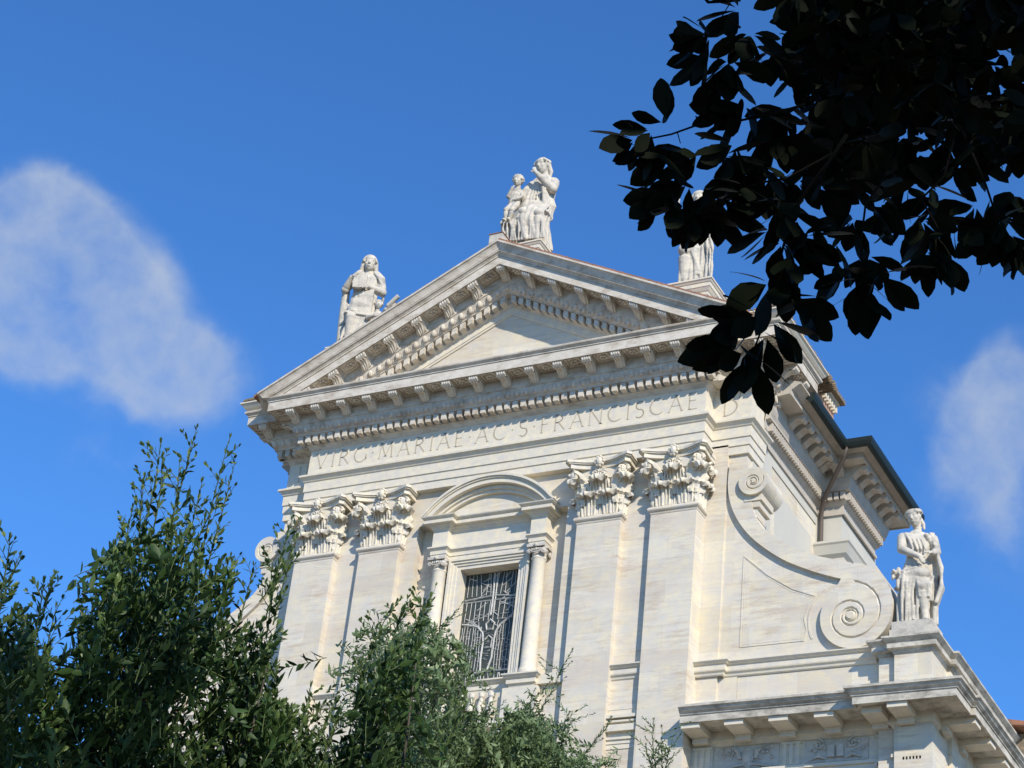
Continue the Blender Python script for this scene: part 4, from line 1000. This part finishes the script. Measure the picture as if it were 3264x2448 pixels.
# 3: robed figure on the right pedestal, its head among the leaves
st = thing('statue', 'stone statue of a robed figure half hidden by dark leaves, on the right pedestal', 'statue', (5.55, .35, 0), 'stone figures on the roofline')
pedestal(st, -.72, .72, -.58, .62, 32.58, 30.6)
F = MB(); Z = 32.58
woman(F, Z, .05, 3.1, -.03)
limb(F, [(-.22, -.12, Z+1.6), (-.30, -.36, Z+1.15), (-.26, -.26, Z+.2)], [.22, .18, .14])
for i in range(7): x = -.36+.14*i; drape(F, [(x*.7, -.24, Z+1.9), (x+.02, -.34, Z+1.2), (x*1.05, -.32, Z+.6), (x*1.05, -.36, Z+.0)], .052)
for i in range(4): drape(F, [(-.46, -.12, Z+2.1-.1*i), (-.2, -.36, Z+1.85-.12*i), (.0, -.38, Z+1.2-.1*i), (.06+.05*i, -.36, Z+.3)], .05)
limb(F, [(-.42, .0, Z+2.5), (-.60, -.16, Z+2.15), (-.44, -.42, Z+2.35)], [.15, .13, .08]); hand(F, (-.44, -.42, Z+2.35), (.4, -.3, .8), (0, -1, 0), 1.1, .5)
limb(F, [(.44, .0, Z+2.5), (.58, -.1, Z+2.05), (.60, -.30, Z+1.72)], [.15, .13, .08]); hand(F, (.60, -.30, Z+1.72), (.1, -.4, -.8), (0, -1, 0), 1.1, .4)
F.tube([(-.58, -.42, Z+1.7), (-.52, -.44, Z+2.9)], [.035, .035], 8); F.ball((-.56, -.42, Z+1.95), (.09, .08, .09))
head(F, (-.02, -.05, Z+3.10), 1.1, yaw=-.2, hair='veil')
skin(F, 'figure', M_stat, st, .026).rotation_euler.z = .2

# 4: woman gathering her cloak, on the pedestal of the right wing; and her counterpart on the left wing
for s, lab in [q_ for q_ in ((1, 'stone statue of a bare-legged woman gathering her cloak, beside the large right scroll'), (-1, 'pale stone statue on the plinth beside the left scroll, behind the bushy trees')) if q_[0] > 0]:
    st = thing('statue', lab, 'statue', (s*11.68, .86, 0), 'stone figures on the roofline'); st.scale = (s*1.0, 1, 1)
    if s < 0: st.scale = (1, 1, 1)
    Z = 21.42
    p = MB(); p.box(-.54, .52, -.48, .52, Z, Z+.30); p.box(-.50, .48, -.44, .48, Z+.30, Z+.52); pl = p.build('plinth', M_stat, st)
    Z += .50
    F = MB()
    loft(F, interp([(Z, -.02, .10, .44, .28), (Z+.4, -.02, .10, .42, .27), (Z+.9, -.02, .06, .38, .27), (Z+1.3, -.02, .02, .35, .25), (Z+1.6, 0, 0, .33, .24), (Z+1.85, 0, 0, .26, .21), (Z+2.1, .02, -.02, .29, .23), (Z+2.35, .02, .0, .36, .21), (Z+2.50, .02, .02, .26, .16), (Z+2.6, -.02, .02, .11, .11)]), 56, (6, .06, 1.4, 2.2))
    limb(F, [(.12, -.10, Z+1.35), (.08, -.32, Z+.95), (.16, -.22, Z+.40), (.18, -.24, Z+.06)], [.19, .15, .11, .07]); F.ball((.18, -.36, Z+.05), (.06, .15, .05))
    limb(F, [(-.14, -.08, Z+1.3), (-.20, -.18, Z+.7), (-.10, -.20, Z+.08)], [.17, .13, .07]); F.ball((-.10, -.30, Z+.05), (.06, .14, .05))
    for i in range(5): drape(F, [(-.02+.06*i, -.30, Z+1.30), (.0+.06*i, -.40, Z+1.0), (.04+.05*i, -.36, Z+.66)], .05)
    for i in range(7): x = -.42+.07*i; drape(F, [(x*.7, -.16, Z+1.5), (x-.02, -.22, Z+1.0), (x*1.1, -.14, Z+.5), (x*1.1, -.16, Z+.0)], .05)
    # cloak from the raised arm on the right down to the ground
    for i in range(7): y = -.25+.09*i; drape(F, [(.46, y*.6, Z+1.95), (.56, y, Z+1.5), (.56+.03*math.sin(i), y, Z+1.0), (.42, y, Z+.55)], .07)
    for i in range(5): drape(F, [(.34, -.14+.08*i, Z+.9), (.40, -.16+.09*i, Z+.5), (.40, -.1+.08*i, Z+.02)], .065)
    # bunched cloth at the left hip and round the loins
    for i in range(6): drape(F, [(-.50+.04*i, -.08-.02*i, Z+1.22-.15*i), (-.36, -.26-.02*(i%2), Z+1.36-.11*i), (-.05, -.34, Z+1.44-.07*i), (.25, -.30, Z+1.36-.04*i)], .05)
    F.ball((.10, -.32, Z+1.30), (.22, .12, .13)); F.box(-.1, .50, -.05, .16, Z+.1, Z+2.0)
    limb(F, [(-.34, -.02, Z+2.38), (-.38, -.18, Z+2.0), (.02, -.40, Z+1.72)], [.14, .115, .065]); hand(F, (.03, -.42, Z+1.72), (.5, -.1, -.8), (0, -1, .2), 1.15, .35)
    limb(F, [(.38, .0, Z+2.38), (.46, -.10, Z+2.0), (.36, -.36, Z+1.85)], [.14, .12, .07]); hand(F, (.34, -.38, Z+1.85), (-.9, -.1, .1), (0, -.7, .7), 1.1, .6)
    for i in range(4): drape(F, [(-.30+.02*i, -.12, Z+2.48), (-.20+.1*i, -.24, Z+2.25), (-.1+.1*i, -.28, Z+1.95)], .035); drape(F, [(.30+.03*i, -.12, Z+2.50), (.40, -.2, Z+2.3-.05*i), (.46, -.14, Z+2.0)], .045)
    for i in range(5): F.ball((.22+.05*i, -.2+.02*i, Z+2.4-.07*i), (.07, .06, .06))
    F.box(-.30, .36, -.02, .36, Z-.02, Z+.5)
    for i in range(9): x = -.36+.085*i; drape(F, [(x+.05, -.28, Z+1.42-.02*i), (x, -.34, Z+1.05), (x-.02+.03*math.sin(i*2), -.30, Z+.72), (x*1.02, -.27 if i > 4 else -.24, Z+(.60 if i > 4 else .05))], .045)
    q2 = random.Random(5)
    for i in range(16): F.ball((-.50+q2.uniform(-.10, .12), -.14+q2.uniform(-.12, .12), Z+q2.uniform(.95, 1.42)), (q2.uniform(.04, .08), .07, q2.uniform(.04, .11)), 8, 6)
    head(F, (-.06, -.02, Z+2.94), 1.08, yaw=-.5, pitch=.22, roll=-.15, hair='wavy')
    skin(F, 'figure', M_stat, st, .024).rotation_euler.z = .35

#@@TREES
# ------------------------------------------------------------------ foliage
LEAF_NARROW = np.array([(0, 0, 0), (.25, .34, .10), (.25, 0, 0), (.25, -.34, .10), (.62, .36, .06), (.62, 0, -.02), (.62, -.36, .06), (1, 0, -.10)])
LEAF_BROAD = np.array([(0, 0, 0), (.22, .30, .06), (.22, 0, 0), (.22, -.30, .06), (.62, .50, .06), (.62, 0, -.02), (.62, -.50, .06), (1, 0, -.06)])
LF = [(0, 1, 2), (0, 2, 3), (1, 4, 5, 2), (2, 5, 6, 3), (4, 7, 5), (5, 7, 6)]
BR_V = np.array([(0, 0, 0)]+[(x, s*w, z) for x, w, z in ((.12, .12, .02), (.32, .34, .05), (.55, .48, .05), (.78, .40, .03), (.93, .18, 0)) for s in (1, 0, -1)]+[(1, 0, -.03)], float)
BR_V[:, 2] += np.where(BR_V[:, 1] == 0, -.02, 0)
BR_F = [(0, 1, 2), (0, 2, 3)]+[q for i in range(4) for q in ((1+3*i, 4+3*i, 5+3*i, 2+3*i), (2+3*i, 5+3*i, 6+3*i, 3+3*i))]+[(13, 16, 14), (14, 16, 15)]
def leaves_mesh(name, P, D, U, L, Wd, tmpl=LEAF_NARROW, faces=LF):
    """P base points, D directions, U rough normals, L lengths, Wd widths"""
    P, D, U = map(lambda a: np.asarray(a, float), (P, D, U)); L = np.asarray(L)[:, None]; Wd = np.asarray(Wd)[:, None]
    D /= np.linalg.norm(D, axis=1, keepdims=True); S = np.cross(D, U); S /= np.linalg.norm(S, axis=1, keepdims=True)+1e-9; N = np.cross(S, D)
    k = len(tmpl); n = len(P)
    V = np.concatenate([(P+D*L*t[0]+S*Wd*t[1]+N*Wd*t[2]) for t in tmpl], 1).reshape(n, k, 3).reshape(-1, 3)
    fs = [list(f) for f in faces]; loops = np.concatenate([np.array(f) for f in fs]); tot = np.array([len(f) for f in fs])
    allv = (loops[None, :]+(np.arange(n)*k)[:, None]).ravel(); tots = np.tile(tot, n); starts = np.concatenate([[0], np.cumsum(tots)[:-1]])
    me = bpy.data.meshes.new(name); me.vertices.add(n*k); me.vertices.foreach_set('co', V.ravel())
    me.loops.add(len(allv)); me.loops.foreach_set('vertex_index', allv.astype(np.int32))
    me.polygons.add(len(tots)); me.polygons.foreach_set('loop_start', starts.astype(np.int32)); me.polygons.foreach_set('loop_total', tots.astype(np.int32))
    me.update(calc_edges=True); me.validate(); me.shade_smooth()
    return me
def unit(v): v = np.asarray(v, float); return v/np.linalg.norm(v)
class Plant:
    def __init__(s): s.P = []; s.D = []; s.U = []; s.L = []; s.W = []; s.stem = MB(); s.Y = ([], [], [], [], [])
    def leaf(s, p, d, u, l, w, young=False):
        if young: [a.append(b_) for a, b_ in zip(s.Y, (p, d, u, l, w))]
        else: s.P.append(p); s.D.append(d); s.U.append(u); s.L.append(l); s.W.append(w)
    def shoot(s, a, b_, step=.028, l=.085, w=.026, r=.006, open_=.85, young=0., bend=.05, taper=.55):
        a = np.asarray(a, float); b_ = np.asarray(b_, float); ax = b_-a; L = np.linalg.norm(ax); ax = ax/L
        side = unit(np.cross(ax, rng.normal(size=3))); pts = [a+ax*L*t+side*bend*L*math.sin(PI*t) for t in (0, .25, .5, .75, 1)]
        s.stem.tube([tuple(p) for p in pts], [r, r*.9, r*.75, r*.6, r*.35], 5, False)
        n = max(3, int(L/step)); ph = rng.uniform(0, 6.28); e1 = side; e2 = np.cross(ax, e1)
        for i in range(n):
            t = (i+.5)/n; q = ph+i*2.4+rng.normal()*.3
            c = a+ax*L*t+side*bend*L*math.sin(PI*t); out = math.cos(q)*e1+math.sin(q)*e2
            o = open_*(1-.45*t)+rng.normal()*.12; d = ax*math.cos(o)+out*math.sin(o)+rng.normal(size=3)*.08
            k = (1-(1-taper)*t)*rng.uniform(.75, 1.15)
            s.leaf(c, d, ax*.8-out*.6+rng.normal(size=3)*.25, l*k, w*k*rng.uniform(.85, 1.2), young and t > 1-young)
        for k_ in range(3): s.leaf(b_, ax+rng.normal(size=3)*.25, rng.normal(size=3), l*taper*.8, w*taper, bool(young))
    def build(s, th, lm, ym, sm, tmpl=LEAF_NARROW, faces=LF, nm='foliage'):
        if s.P: link(nm, leaves_mesh(nm, s.P, s.D, s.U, s.L, s.W, tmpl, faces), lm, th)
        if s.Y[0]: link('young_leaves', leaves_mesh('young_leaves', *s.Y, tmpl, faces), ym, th)
        s.stem.build('stems', sm, th, True)
def inside(u, v, poly):
    c = False; j = len(poly)-1
    for i in range(len(poly)):
        (x0, y0), (x1, y1) = poly[i], poly[j]
        if (y0 > v) != (y1 > v) and u < (x1-x0)*(v-y0)/(y1-y0)+x0: c = not c
        j = i
    return c
def mass(pl, poly, d0, d1, n, ln=(.35, .7), lean=(.10, 0, 1), spread=.45, **kw):
    us = [p[0] for p in poly]; vs = [p[1] for p in poly]; k = 0; tries = 0
    while k < n and tries < n*40:
        tries += 1
        u = rng.uniform(min(us), max(us)); v = rng.uniform(min(vs), max(vs))
        if not inside(u, v, poly): continue
        tip = at(u, v, rng.uniform(d0, d1)); d = unit(np.array(lean)+rng.normal(size=3)*spread); L = rng.uniform(*ln)
        pl.shoot(tip-d*L, tip, **kw); k += 1
def trunk(th, base, top, r0, r1, branches, name='trunk', seed=0, mt=None):
    m = MB(); q = random.Random(seed); base = Vector(base); top = Vector(top); pts = []; n = 9
    for i in range(n+1):
        t = i/n; p = base.lerp(top, t); p.x += .10*math.sin(3*t+seed)*(1-abs(2*t-1)); p.y += .08*math.sin(4*t+2*seed); pts.append(tuple(p))
    m.tube(pts, [r0*(1.25 if i == 0 else 1)*(1-t_)+r1*t_ for i, t_ in enumerate([k/n for k in range(n+1)])], 12)
    th_ = m.build(name, mt or M_bark, th, True)
    for k, (t, tip, r) in enumerate(branches):
        b_ = MB(); i = min(n-1, int(t*n)); a = Vector(pts[i]); e = Vector(tip); mid = a.lerp(e, .5)+Vector((q.uniform(-.15, .15), q.uniform(-.15, .15), q.uniform(.0, .2)))
        P = [a.lerp(mid, x).lerp(mid.lerp(e, x), x) for x in (0, .2, .4, .6, .8, 1)]
        b_.tube([tuple(p) for p in P], [r*(1-.75*x) for x in (0, .2, .4, .6, .8, 1)], 8); b_.build('limb', mt or M_bark, th, True)
UP = np.array([.12, .0, 1.0])
def tall(pl, shoots, d, **kw):
    for (u0, v0, u1, v1) in shoots:
        dd = d+rng.uniform(-.4, .4); pl.shoot(at(u0, v0, dd), at(u1, v1, dd), **kw)
# laurel 1: the big one, left
def laurel(name, label, base, top, polys, d0, d1, n, shoots, sd, twigs=()):
    th = thing(name, label, 'tree', (0, 0, 0), 'laurel trees in front of the church')
    pl = Plant()
    for poly, cnt in zip(polys, n): mass(pl, poly, d0, d1, cnt, ln=(.30, .60), lean=(.20, 0, 1), spread=.42, step=.030, l=.125, w=.056, r=.0032, open_=.95, young=.22)
    tall(pl, shoots, (d0+d1)/2-.3, step=.036, l=.095, w=.042, r=.006, open_=.75, young=.75, bend=.03, taper=.5)
    for (u0, v0, u1, v1) in shoots:       # side twigs on the tall shoots
        dd = (d0+d1)/2-.3
        for k in range(6):
            t = rng.uniform(.15, .9); a = at(u0+(u1-u0)*t, v0+(v1-v0)*t, dd); s_ = rng.choice((-1, 1))
            b_ = at(u0+(u1-u0)*t+s_*rng.uniform(12, 30), v0+(v1-v0)*t-rng.uniform(25, 60)*(1.1-t*.4), dd+rng.uniform(-.15, .15))
            pl.shoot(a, b_, step=.036, l=.075, w=.036, r=.003, open_=.85, young=.85, taper=.6)
    pl.build(th, M_laur, M_laurn, M_stem)
    br = []
    for poly in polys:
        for k in range(9):
            for _ in range(60):
                u = rng.uniform(min(p[0] for p in poly), max(p[0] for p in poly)); v = rng.uniform(min(p[1] for p in poly), max(p[1] for p in poly))
                if inside(u, v, poly): break
            br.append((rng.uniform(.35, .95), tuple(at(u, v+45, rng.uniform(d0+.4, d1-.2))), .022))
    trunk(th, base, top, .11, .03, br, seed=sd)
    return th
def gp(u, v, d): p = at(u, v, d); return (p[0], p[1], 0)
BL = 1760
polyA = [(140, BL), (128, 1470), (185, 1385), (165, 1315), (205, 1290), (238, 1262), (236, 1170), (290, 1120), (335, 1140), (395, 1120), (450, 1185), (505, 1205), (505, 1260), (485, 1330), (500, 1360), (445, 1420), (430, 1500), (430, BL)]
laurel('laurel_tree', 'largest dark green laurel tree, with the tallest feathery shoots, left of the church', gp(330, 1750, 14.2), at(340, 1350, 14.2),
       [polyA], 13.2, 15.2, [640], [(300, 1180, 347, 955), (330, 1150, 352, 985), (345, 1210, 425, 925), (360, 1190, 388, 1000), (390, 1230, 437, 1040), (430, 1240, 497, 945), (440, 1250, 507, 1000), (270, 1200, 292, 1080), (420, 1280, 520, 1215), (300, 1170, 312, 1030), (410, 1200, 470, 1075)], 1)
polyL = [(-80, BL), (-80, 1250), (-30, 1240), (25, 1245), (60, 1330), (105, 1365), (122, 1430), (140, 1500), (150, BL)]
laurel('laurel_tree', 'dark laurel tree cut off by the left edge of the picture', gp(20, 1750, 13.4), at(30, 1400, 13.4), [polyL], 12.5, 14.2, [300],
       [(0, 1290, 22, 1160), (-10, 1350, 42, 1200), (60, 1420, 118, 1240), (70, 1400, 95, 1255), (95, 1440, 122, 1310)], 2)
polyB = [(425, BL), (425, 1540), (455, 1520), (478, 1440), (500, 1420), (520, 1360), (575, 1330), (600, 1310), (615, 1370), (606, 1430), (560, 1470), (600, 1500), (660, 1560), (700, 1640), (700, BL)]
laurel('laurel_tree', 'lower laurel tree whose leafy tips overlap the left edge of the church front', gp(540, 1750, 14.6), at(550, 1480, 14.6), [polyB], 13.8, 15.4, [300],
       [(575, 1380, 632, 1120), (590, 1350, 640, 1160), (575, 1330, 602, 1215), (510, 1360, 548, 1222), (560, 1300, 612, 1230), (640, 1620, 672, 1480), (660, 1640, 724, 1515), (650, 1600, 700, 1520), (600, 1600, 640, 1530)], 3)
polyC = [(700, BL), (725, 1640), (735, 1580), (775, 1555), (795, 1480), (830, 1430), (845, 1375), (870, 1390), (905, 1330), (930, 1360), (915, 1430), (880, 1480), (895, 1560), (880, 1640), (860, BL)]
laurel('laurel_tree', 'laurel tree in front of the grey olive, its tips reaching the stained glass window', gp(820, 1750, 14.9), at(840, 1480, 14.9), [polyC], 14.2, 15.7, [200],
       [(800, 1420, 845, 1312), (850, 1380, 868, 1322), (890, 1370, 930, 1288), (900, 1400, 918, 1300), (770, 1530, 800, 1400), (950, 1660, 1022, 1412), (955, 1650, 1006, 1500), (690, 1650, 735, 1545)], 4)
# olives
def olive(label, base, top, polys, d0, d1, n, sprigs, sd):
    th = thing('olive_tree', label, 'tree', (0, 0, 0), 'olive trees in front of the church'); pl = Plant()
    for poly, cnt in zip(polys, n): mass(pl, poly, d0, d1, cnt, ln=(.25, .55), lean=(.05, 0, .8), spread=.6, step=.014, l=.084, w=.034, r=.0016, open_=1.0)
    for (u0, v0, u1, v1) in sprigs:
        dd = (d0+d1)/2; a = at(u0, v0, dd); e = at(u1, v1, dd); pl.shoot(a, e, step=.016, l=.07, w=.026, r=.003)
        for k in range(7):
            t = rng.uniform(.1, .95); q = a+(e-a)*t; pl.shoot(q, q+unit(np.array([rng.choice((-1, 1))*rng.uniform(.4, 1), rng.normal()*.3, rng.uniform(.3, 1)]))*rng.uniform(.15, .32), step=.015, l=.062, w=.024, r=.0018)
    pl.build(th, M_oliv, M_oliv, M_stem)
    br = []
    for poly in polys:
        for k in range(7):
            for _ in range(60):
                u = rng.uniform(min(p[0] for p in poly), max(p[0] for p in poly)); v = rng.uniform(min(p[1] for p in poly), max(p[1] for p in poly))
                if inside(u, v, poly): break
            br.append((rng.uniform(.4, .95), tuple(at(u, v+40, rng.uniform(d0, d1))), .02))
    for (u0, v0, u1, v1) in sprigs: br.append((.9, tuple(at(u0, v0, (d0+d1)/2)), .03))
    trunk(th, base, top, .14, .03, br, seed=sd)
olive('grey-green olive tree rising between the laurels, in front of the window', gp(900, 1790, 19), at(910, 1560, 19),
      [[(780, BL), (790, 1560), (775, 1420), (770, 1375), (850, 1335), (900, 1330), (965, 1350), (1000, 1400), (1005, 1480), (985, 1540), (960, BL)], [(630, BL), (640, 1600), (690, 1560), (720, 1600), (720, BL)]], 18.3, 20, [560, 80], [(850, 1400, 790, 1370), (930, 1400, 965, 1335), (960, 1450, 1010, 1400)], 5)
olive('wide pale olive tree along the bottom, below the window sill', gp(1110, 1800, 20.5), at(1110, 1680, 20.5),
      [[(900, BL), (900, 1640), (960, 1560), (1010, 1545), (1080, 1560), (1150, 1520), (1190, 1560), (1210, 1610), (1260, 1625), (1300, BL)]], 19.6, 21.4, [1350],
      [(1150, 1560, 1215, 1440), (1130, 1590, 1155, 1490), (1190, 1620, 1230, 1540), (1240, 1650, 1292, 1590), (1040, 1600, 1060, 1520)], 6)
olive('thin olive sprig standing up at the bottom right of the pilasters', gp(1430, 1800, 20.5), at(1430, 1700, 20.5),
      [[(1390, BL), (1395, 1690), (1420, 1640), (1450, 1650), (1470, 1700), (1480, BL)]], 20.2, 20.9, [10],
      [(1425, 1700, 1412, 1555), (1430, 1700, 1430, 1570), (1435, 1690, 1452, 1600), (1420, 1680, 1395, 1610)], 7)

# ------------------------------------------------------------------ the broad-leaved tree overhead, top right
th = thing('broadleaf_tree', 'near tree with big dark leaves hanging into the top right of the picture', 'tree')
pl = Plant()
def rosette_leaves(c, ax, n, l, spread=1.0):
    c = np.asarray(c, float); ax = unit(ax); e1 = unit(np.cross(ax, (0.3, 1, .2))); e2 = np.cross(ax, e1); ph = rng.uniform(0, 6.28)
    for i in range(n):
        q = ph+i*2.4+rng.normal()*.2; o = spread*(.35+.75*((i % 3)/2))+rng.normal()*.12
        out = math.cos(q)*e1+math.sin(q)*e2; d = ax*math.cos(o)+out*math.sin(o)
        ll = l*rng.uniform(.75, 1.15); pl.leaf(c+d*.012, d, -ax*.7+out*.5+rng.normal(size=3)*.3, ll, ll*rng.uniform(.44, .55))
def cl(u, v, d, n=8, l=.092, dirn=(0, 0, -1), spread=1.0, root=None):
    c = at(u, v, d)
    rosette_leaves(c, dirn, n, l, spread)
    if root is not None:
        a = np.asarray(at(*root), float); mid = (a+c)/2+rng.normal(size=3)*.02; pl.stem.tube([tuple(a), tuple(mid), tuple(c)], [.003, .0025, .002], 6)
R_ = MC[0]; Dn = -np.array([0, 0, 1.0]); LFT = -R_
LD = tuple(LFT*.8+Dn*.5); RD = tuple(R_*.7+Dn*.7)
clusters = [(1535, 75, 4.6, 9, LD), (1530, 120, 4.7, 9, LD), (1575, 130, 4.6, 8, Dn), (1620, 70, 4.7, 9, Dn), (1600, 20, 4.9, 7, LD), (1665, 110, 4.7, 9, Dn), (1560, 160, 4.6, 7, Dn),
 (1610, 225, 4.6, 8, LD), (1580, 245, 4.6, 6, LD), (1650, 245, 4.6, 8, Dn), (1700, 230, 4.7, 9, Dn), (1680, 290, 4.6, 7, Dn), (1740, 280, 4.7, 9, Dn),
 (1410, 280, 4.5, 4, LD), (1440, 268, 4.5, 4, tuple(LFT*.2-Dn*.7)), (1405, 310, 4.5, 4, LD), (1450, 335, 4.5, 7, LD), (1510, 335, 4.5, 8, LD), (1560, 335, 4.5, 8, RD), (1590, 310, 4.5, 7, LD),
 (1455, 420, 4.35, 6, LD), (1480, 445, 4.35, 7, tuple(LFT*.5+Dn)), (1500, 465, 4.35, 6, Dn), (1425, 430, 4.35, 4, LD), (1375, 300, 4.5, 4, LD), (1490, 395, 4.4, 7, LD), (1530, 410, 4.4, 7, Dn), (1560, 430, 4.4, 8, Dn), (1600, 370, 4.5, 8, Dn), (1640, 350, 4.5, 7, Dn), (1540, 455, 4.4, 5, Dn), (1610, 400, 4.4, 5, Dn),
 (1670, 370, 4.6, 7, Dn), (1720, 390, 4.6, 8, Dn), (1765, 400, 4.5, 8, RD), (1800, 330, 4.6, 9, Dn), (1830, 390, 4.6, 8, Dn), (1870, 300, 4.6, 9, Dn), (1760, 340, 4.7, 8, Dn), (1690, 430, 4.4, 6, Dn),
 (1700, 455, 4.35, 7, Dn), (1665, 495, 4.35, 6, LD), (1730, 510, 4.35, 7, RD), (1690, 520, 4.35, 6, Dn), (1755, 470, 4.4, 5, RD), (1705, 550, 4.3, 5, Dn),
 (1665, 610, 4.3, 5, LD), (1700, 600, 4.3, 6, Dn), (1715, 640, 4.3, 5, RD), (1640, 680, 4.25, 7, LD), (1665, 690, 4.25, 7, RD), (1655, 720, 4.25, 6, Dn), (1600, 690, 4.25, 5, LD),
 (1625, 765, 4.2, 8, tuple(Dn+LFT*.1)), (1610, 760, 4.2, 6, LD), (1590, 735, 4.2, 4, LD),
 (1845, 470, 4.5, 7, Dn), (1880, 440, 4.5, 6, RD), (1810, 530, 4.4, 7, LD), (1870, 550, 4.4, 8, Dn), (1860, 600, 4.35, 9, Dn), (1830, 580, 4.35, 6, LD), (1900, 590, 4.35, 6, RD), (1855, 630, 4.35, 6, Dn),
 (1960, 400, 4.6, 6, Dn), (1950, 460, 4.5, 8, LD), (1990, 470, 4.5, 8, Dn), (2020, 500, 4.45, 8, Dn), (2045, 545, 4.4, 8, Dn), (2000, 540, 4.4, 7, Dn), (2060, 480, 4.5, 7, RD),
 (2110, 440, 4.6, 6, LD), (2140, 420, 4.6, 7, RD), (2165, 470, 4.5, 8, Dn), (2180, 500, 4.5, 8, Dn), (2195, 420, 4.6, 8, Dn), (2130, 490, 4.5, 6, LD), (2215, 520, 4.5, 7, Dn), (2030, 420, 4.6, 5, LD),
 (1960, 290, 4.7, 7, Dn), (1985, 330, 4.7, 7, Dn), (2040, 300, 4.7, 9, Dn), (2090, 330, 4.7, 9, Dn), (2140, 300, 4.7, 8, Dn), (2200, 310, 4.7, 8, Dn), (2050, 360, 4.6, 6, RD)]
for (u, v, d, n, dr) in clusters: cl(u, v, d, (n if v < 590 else max(4, n-2)), (.092 if v < 590 else .108), dr, 1.0 if v < 590 else .85)
# the closed part of the crown
dense = [(1690, -40), (1700, 40), (1740, 100), (1710, 150), (1740, 200), (1775, 230), (1770, 270), (1800, 300), (1820, 340), (1860, 350), (1900, 330), (1910, 380), (1935, 370), (1940, 250), (1985, 220), (2060, 260), (2120, 300), (2212, 330), (2260, 330), (2260, -40)]
gaps = [(1985, 150, 14, 16), (1865, 232, 7, 4), (2170, 60, 12, 14), (2200, 150, 10, 25), (2150, 200, 8, 18), (2100, 90, 6, 5), (1745, 190, 6, 10), (2060, 180, 6, 5), (1930, 260, 10, 8), (2180, 110, 6, 14), (2120, 170, 5, 8), (2160, 265, 8, 8)]
k = 0
while k < 440:
    u = rng.uniform(1630, 2260); v = rng.uniform(-60, 380)
    if not inside(u, v, dense): continue
    if any(((u-a)/(w+26))**2+((v-b_)/(h+26))**2 < 1 for a, b_, w, h in gaps): continue
    rosette_leaves(at(u, v, rng.uniform(4.6, 6.4)), Dn+rng.normal(size=3)*.7, 6, .085, 1.1); k += 1
# twigs
def twig(pts, r0, r1, d=4.5):
    P = [tuple(at(u, v, d)) for u, v in pts]; n = len(P); pl.stem.tube(P, [r0+(r1-r0)*i/(n-1) for i in range(n)], 7)
twig([(1830, 290), (1790, 350), (1750, 400), (1715, 455), (1690, 540), (1670, 620), (1650, 700), (1615, 790)], .0045, .002, 4.4)
twig([(1740, 225), (1690, 240), (1600, 260), (1520, 265), (1450, 290), (1400, 300)], .0035, .002, 4.55); twig([(1508, 268), (1503, 250)], .002, .0015, 4.55); twig([(1463, 285), (1470, 310)], .0015, .001, 4.55)
twig([(1800, 330), (1700, 385), (1640, 395), (1580, 420), (1540, 440)], .003, .002, 4.45)
twig([(1900, 400), (1870, 440), (1860, 520), (1862, 600)], .003, .002, 4.4); twig([(2060, 300), (2040, 380), (1990, 430), (1960, 470)], .003, .002, 4.5)
twig([(1990, 430), (2030, 500), (2040, 560)], .0025, .002, 4.45); twig([(2100, 330), (2130, 400), (2150, 460), (2180, 510)], .003, .002, 4.5); twig([(1720, 480), (1750, 540), (1800, 560)], .003, .002, 4.4)
twig([(1500, -30), (1530, 5), (1560, 3), (1600, 0)], .004, .004, 4.9); twig([(1600, 60), (1560, 35), (1578, 5)], .003, .0015, 4.7)
# big unseen crown above and behind the camera, added to shade branches and laurels
for cc, rr3, cnt in ((np.array([27.2, -43.0, 8.2]), np.array([5.2, 5.6, 3.9]), 2600), (np.array([25.6, -41.0, 11.6]), np.array([3.6, 3.2, 2.0]), 1100)):
    k = 0
    while k < cnt:
        p = rng.normal(size=3); p = p/np.linalg.norm(p)*rng.uniform(.2, 1)**.5*rr3+cc
        if p[2] < 4.3: continue
        q = proj(p)[0]
        if q[2] > .3 and -300 < q[0] < 2500 and -420 < q[1] < 2000: continue
        rosette_leaves(p, Dn+rng.normal(size=3)*.8, 7, .21, 1.1); k += 1
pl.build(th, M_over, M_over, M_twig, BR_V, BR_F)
T0 = Vector((28.2, -42.0, 0)); hub = (27.4, -41.6, 5.0)
lim = [(.8, tuple(at(2420, -260, 6.4)), .05), (.9, (24.5, -44, 8.5), .10), (.9, (30.5, -40, 9), .10), (.9, (27, -46.5, 9.5), .10), (.95, (27.5, -42, 10.5), .09)]
trunk(th, T0, hub, .26, .16, lim, seed=9, mt=M_twig)
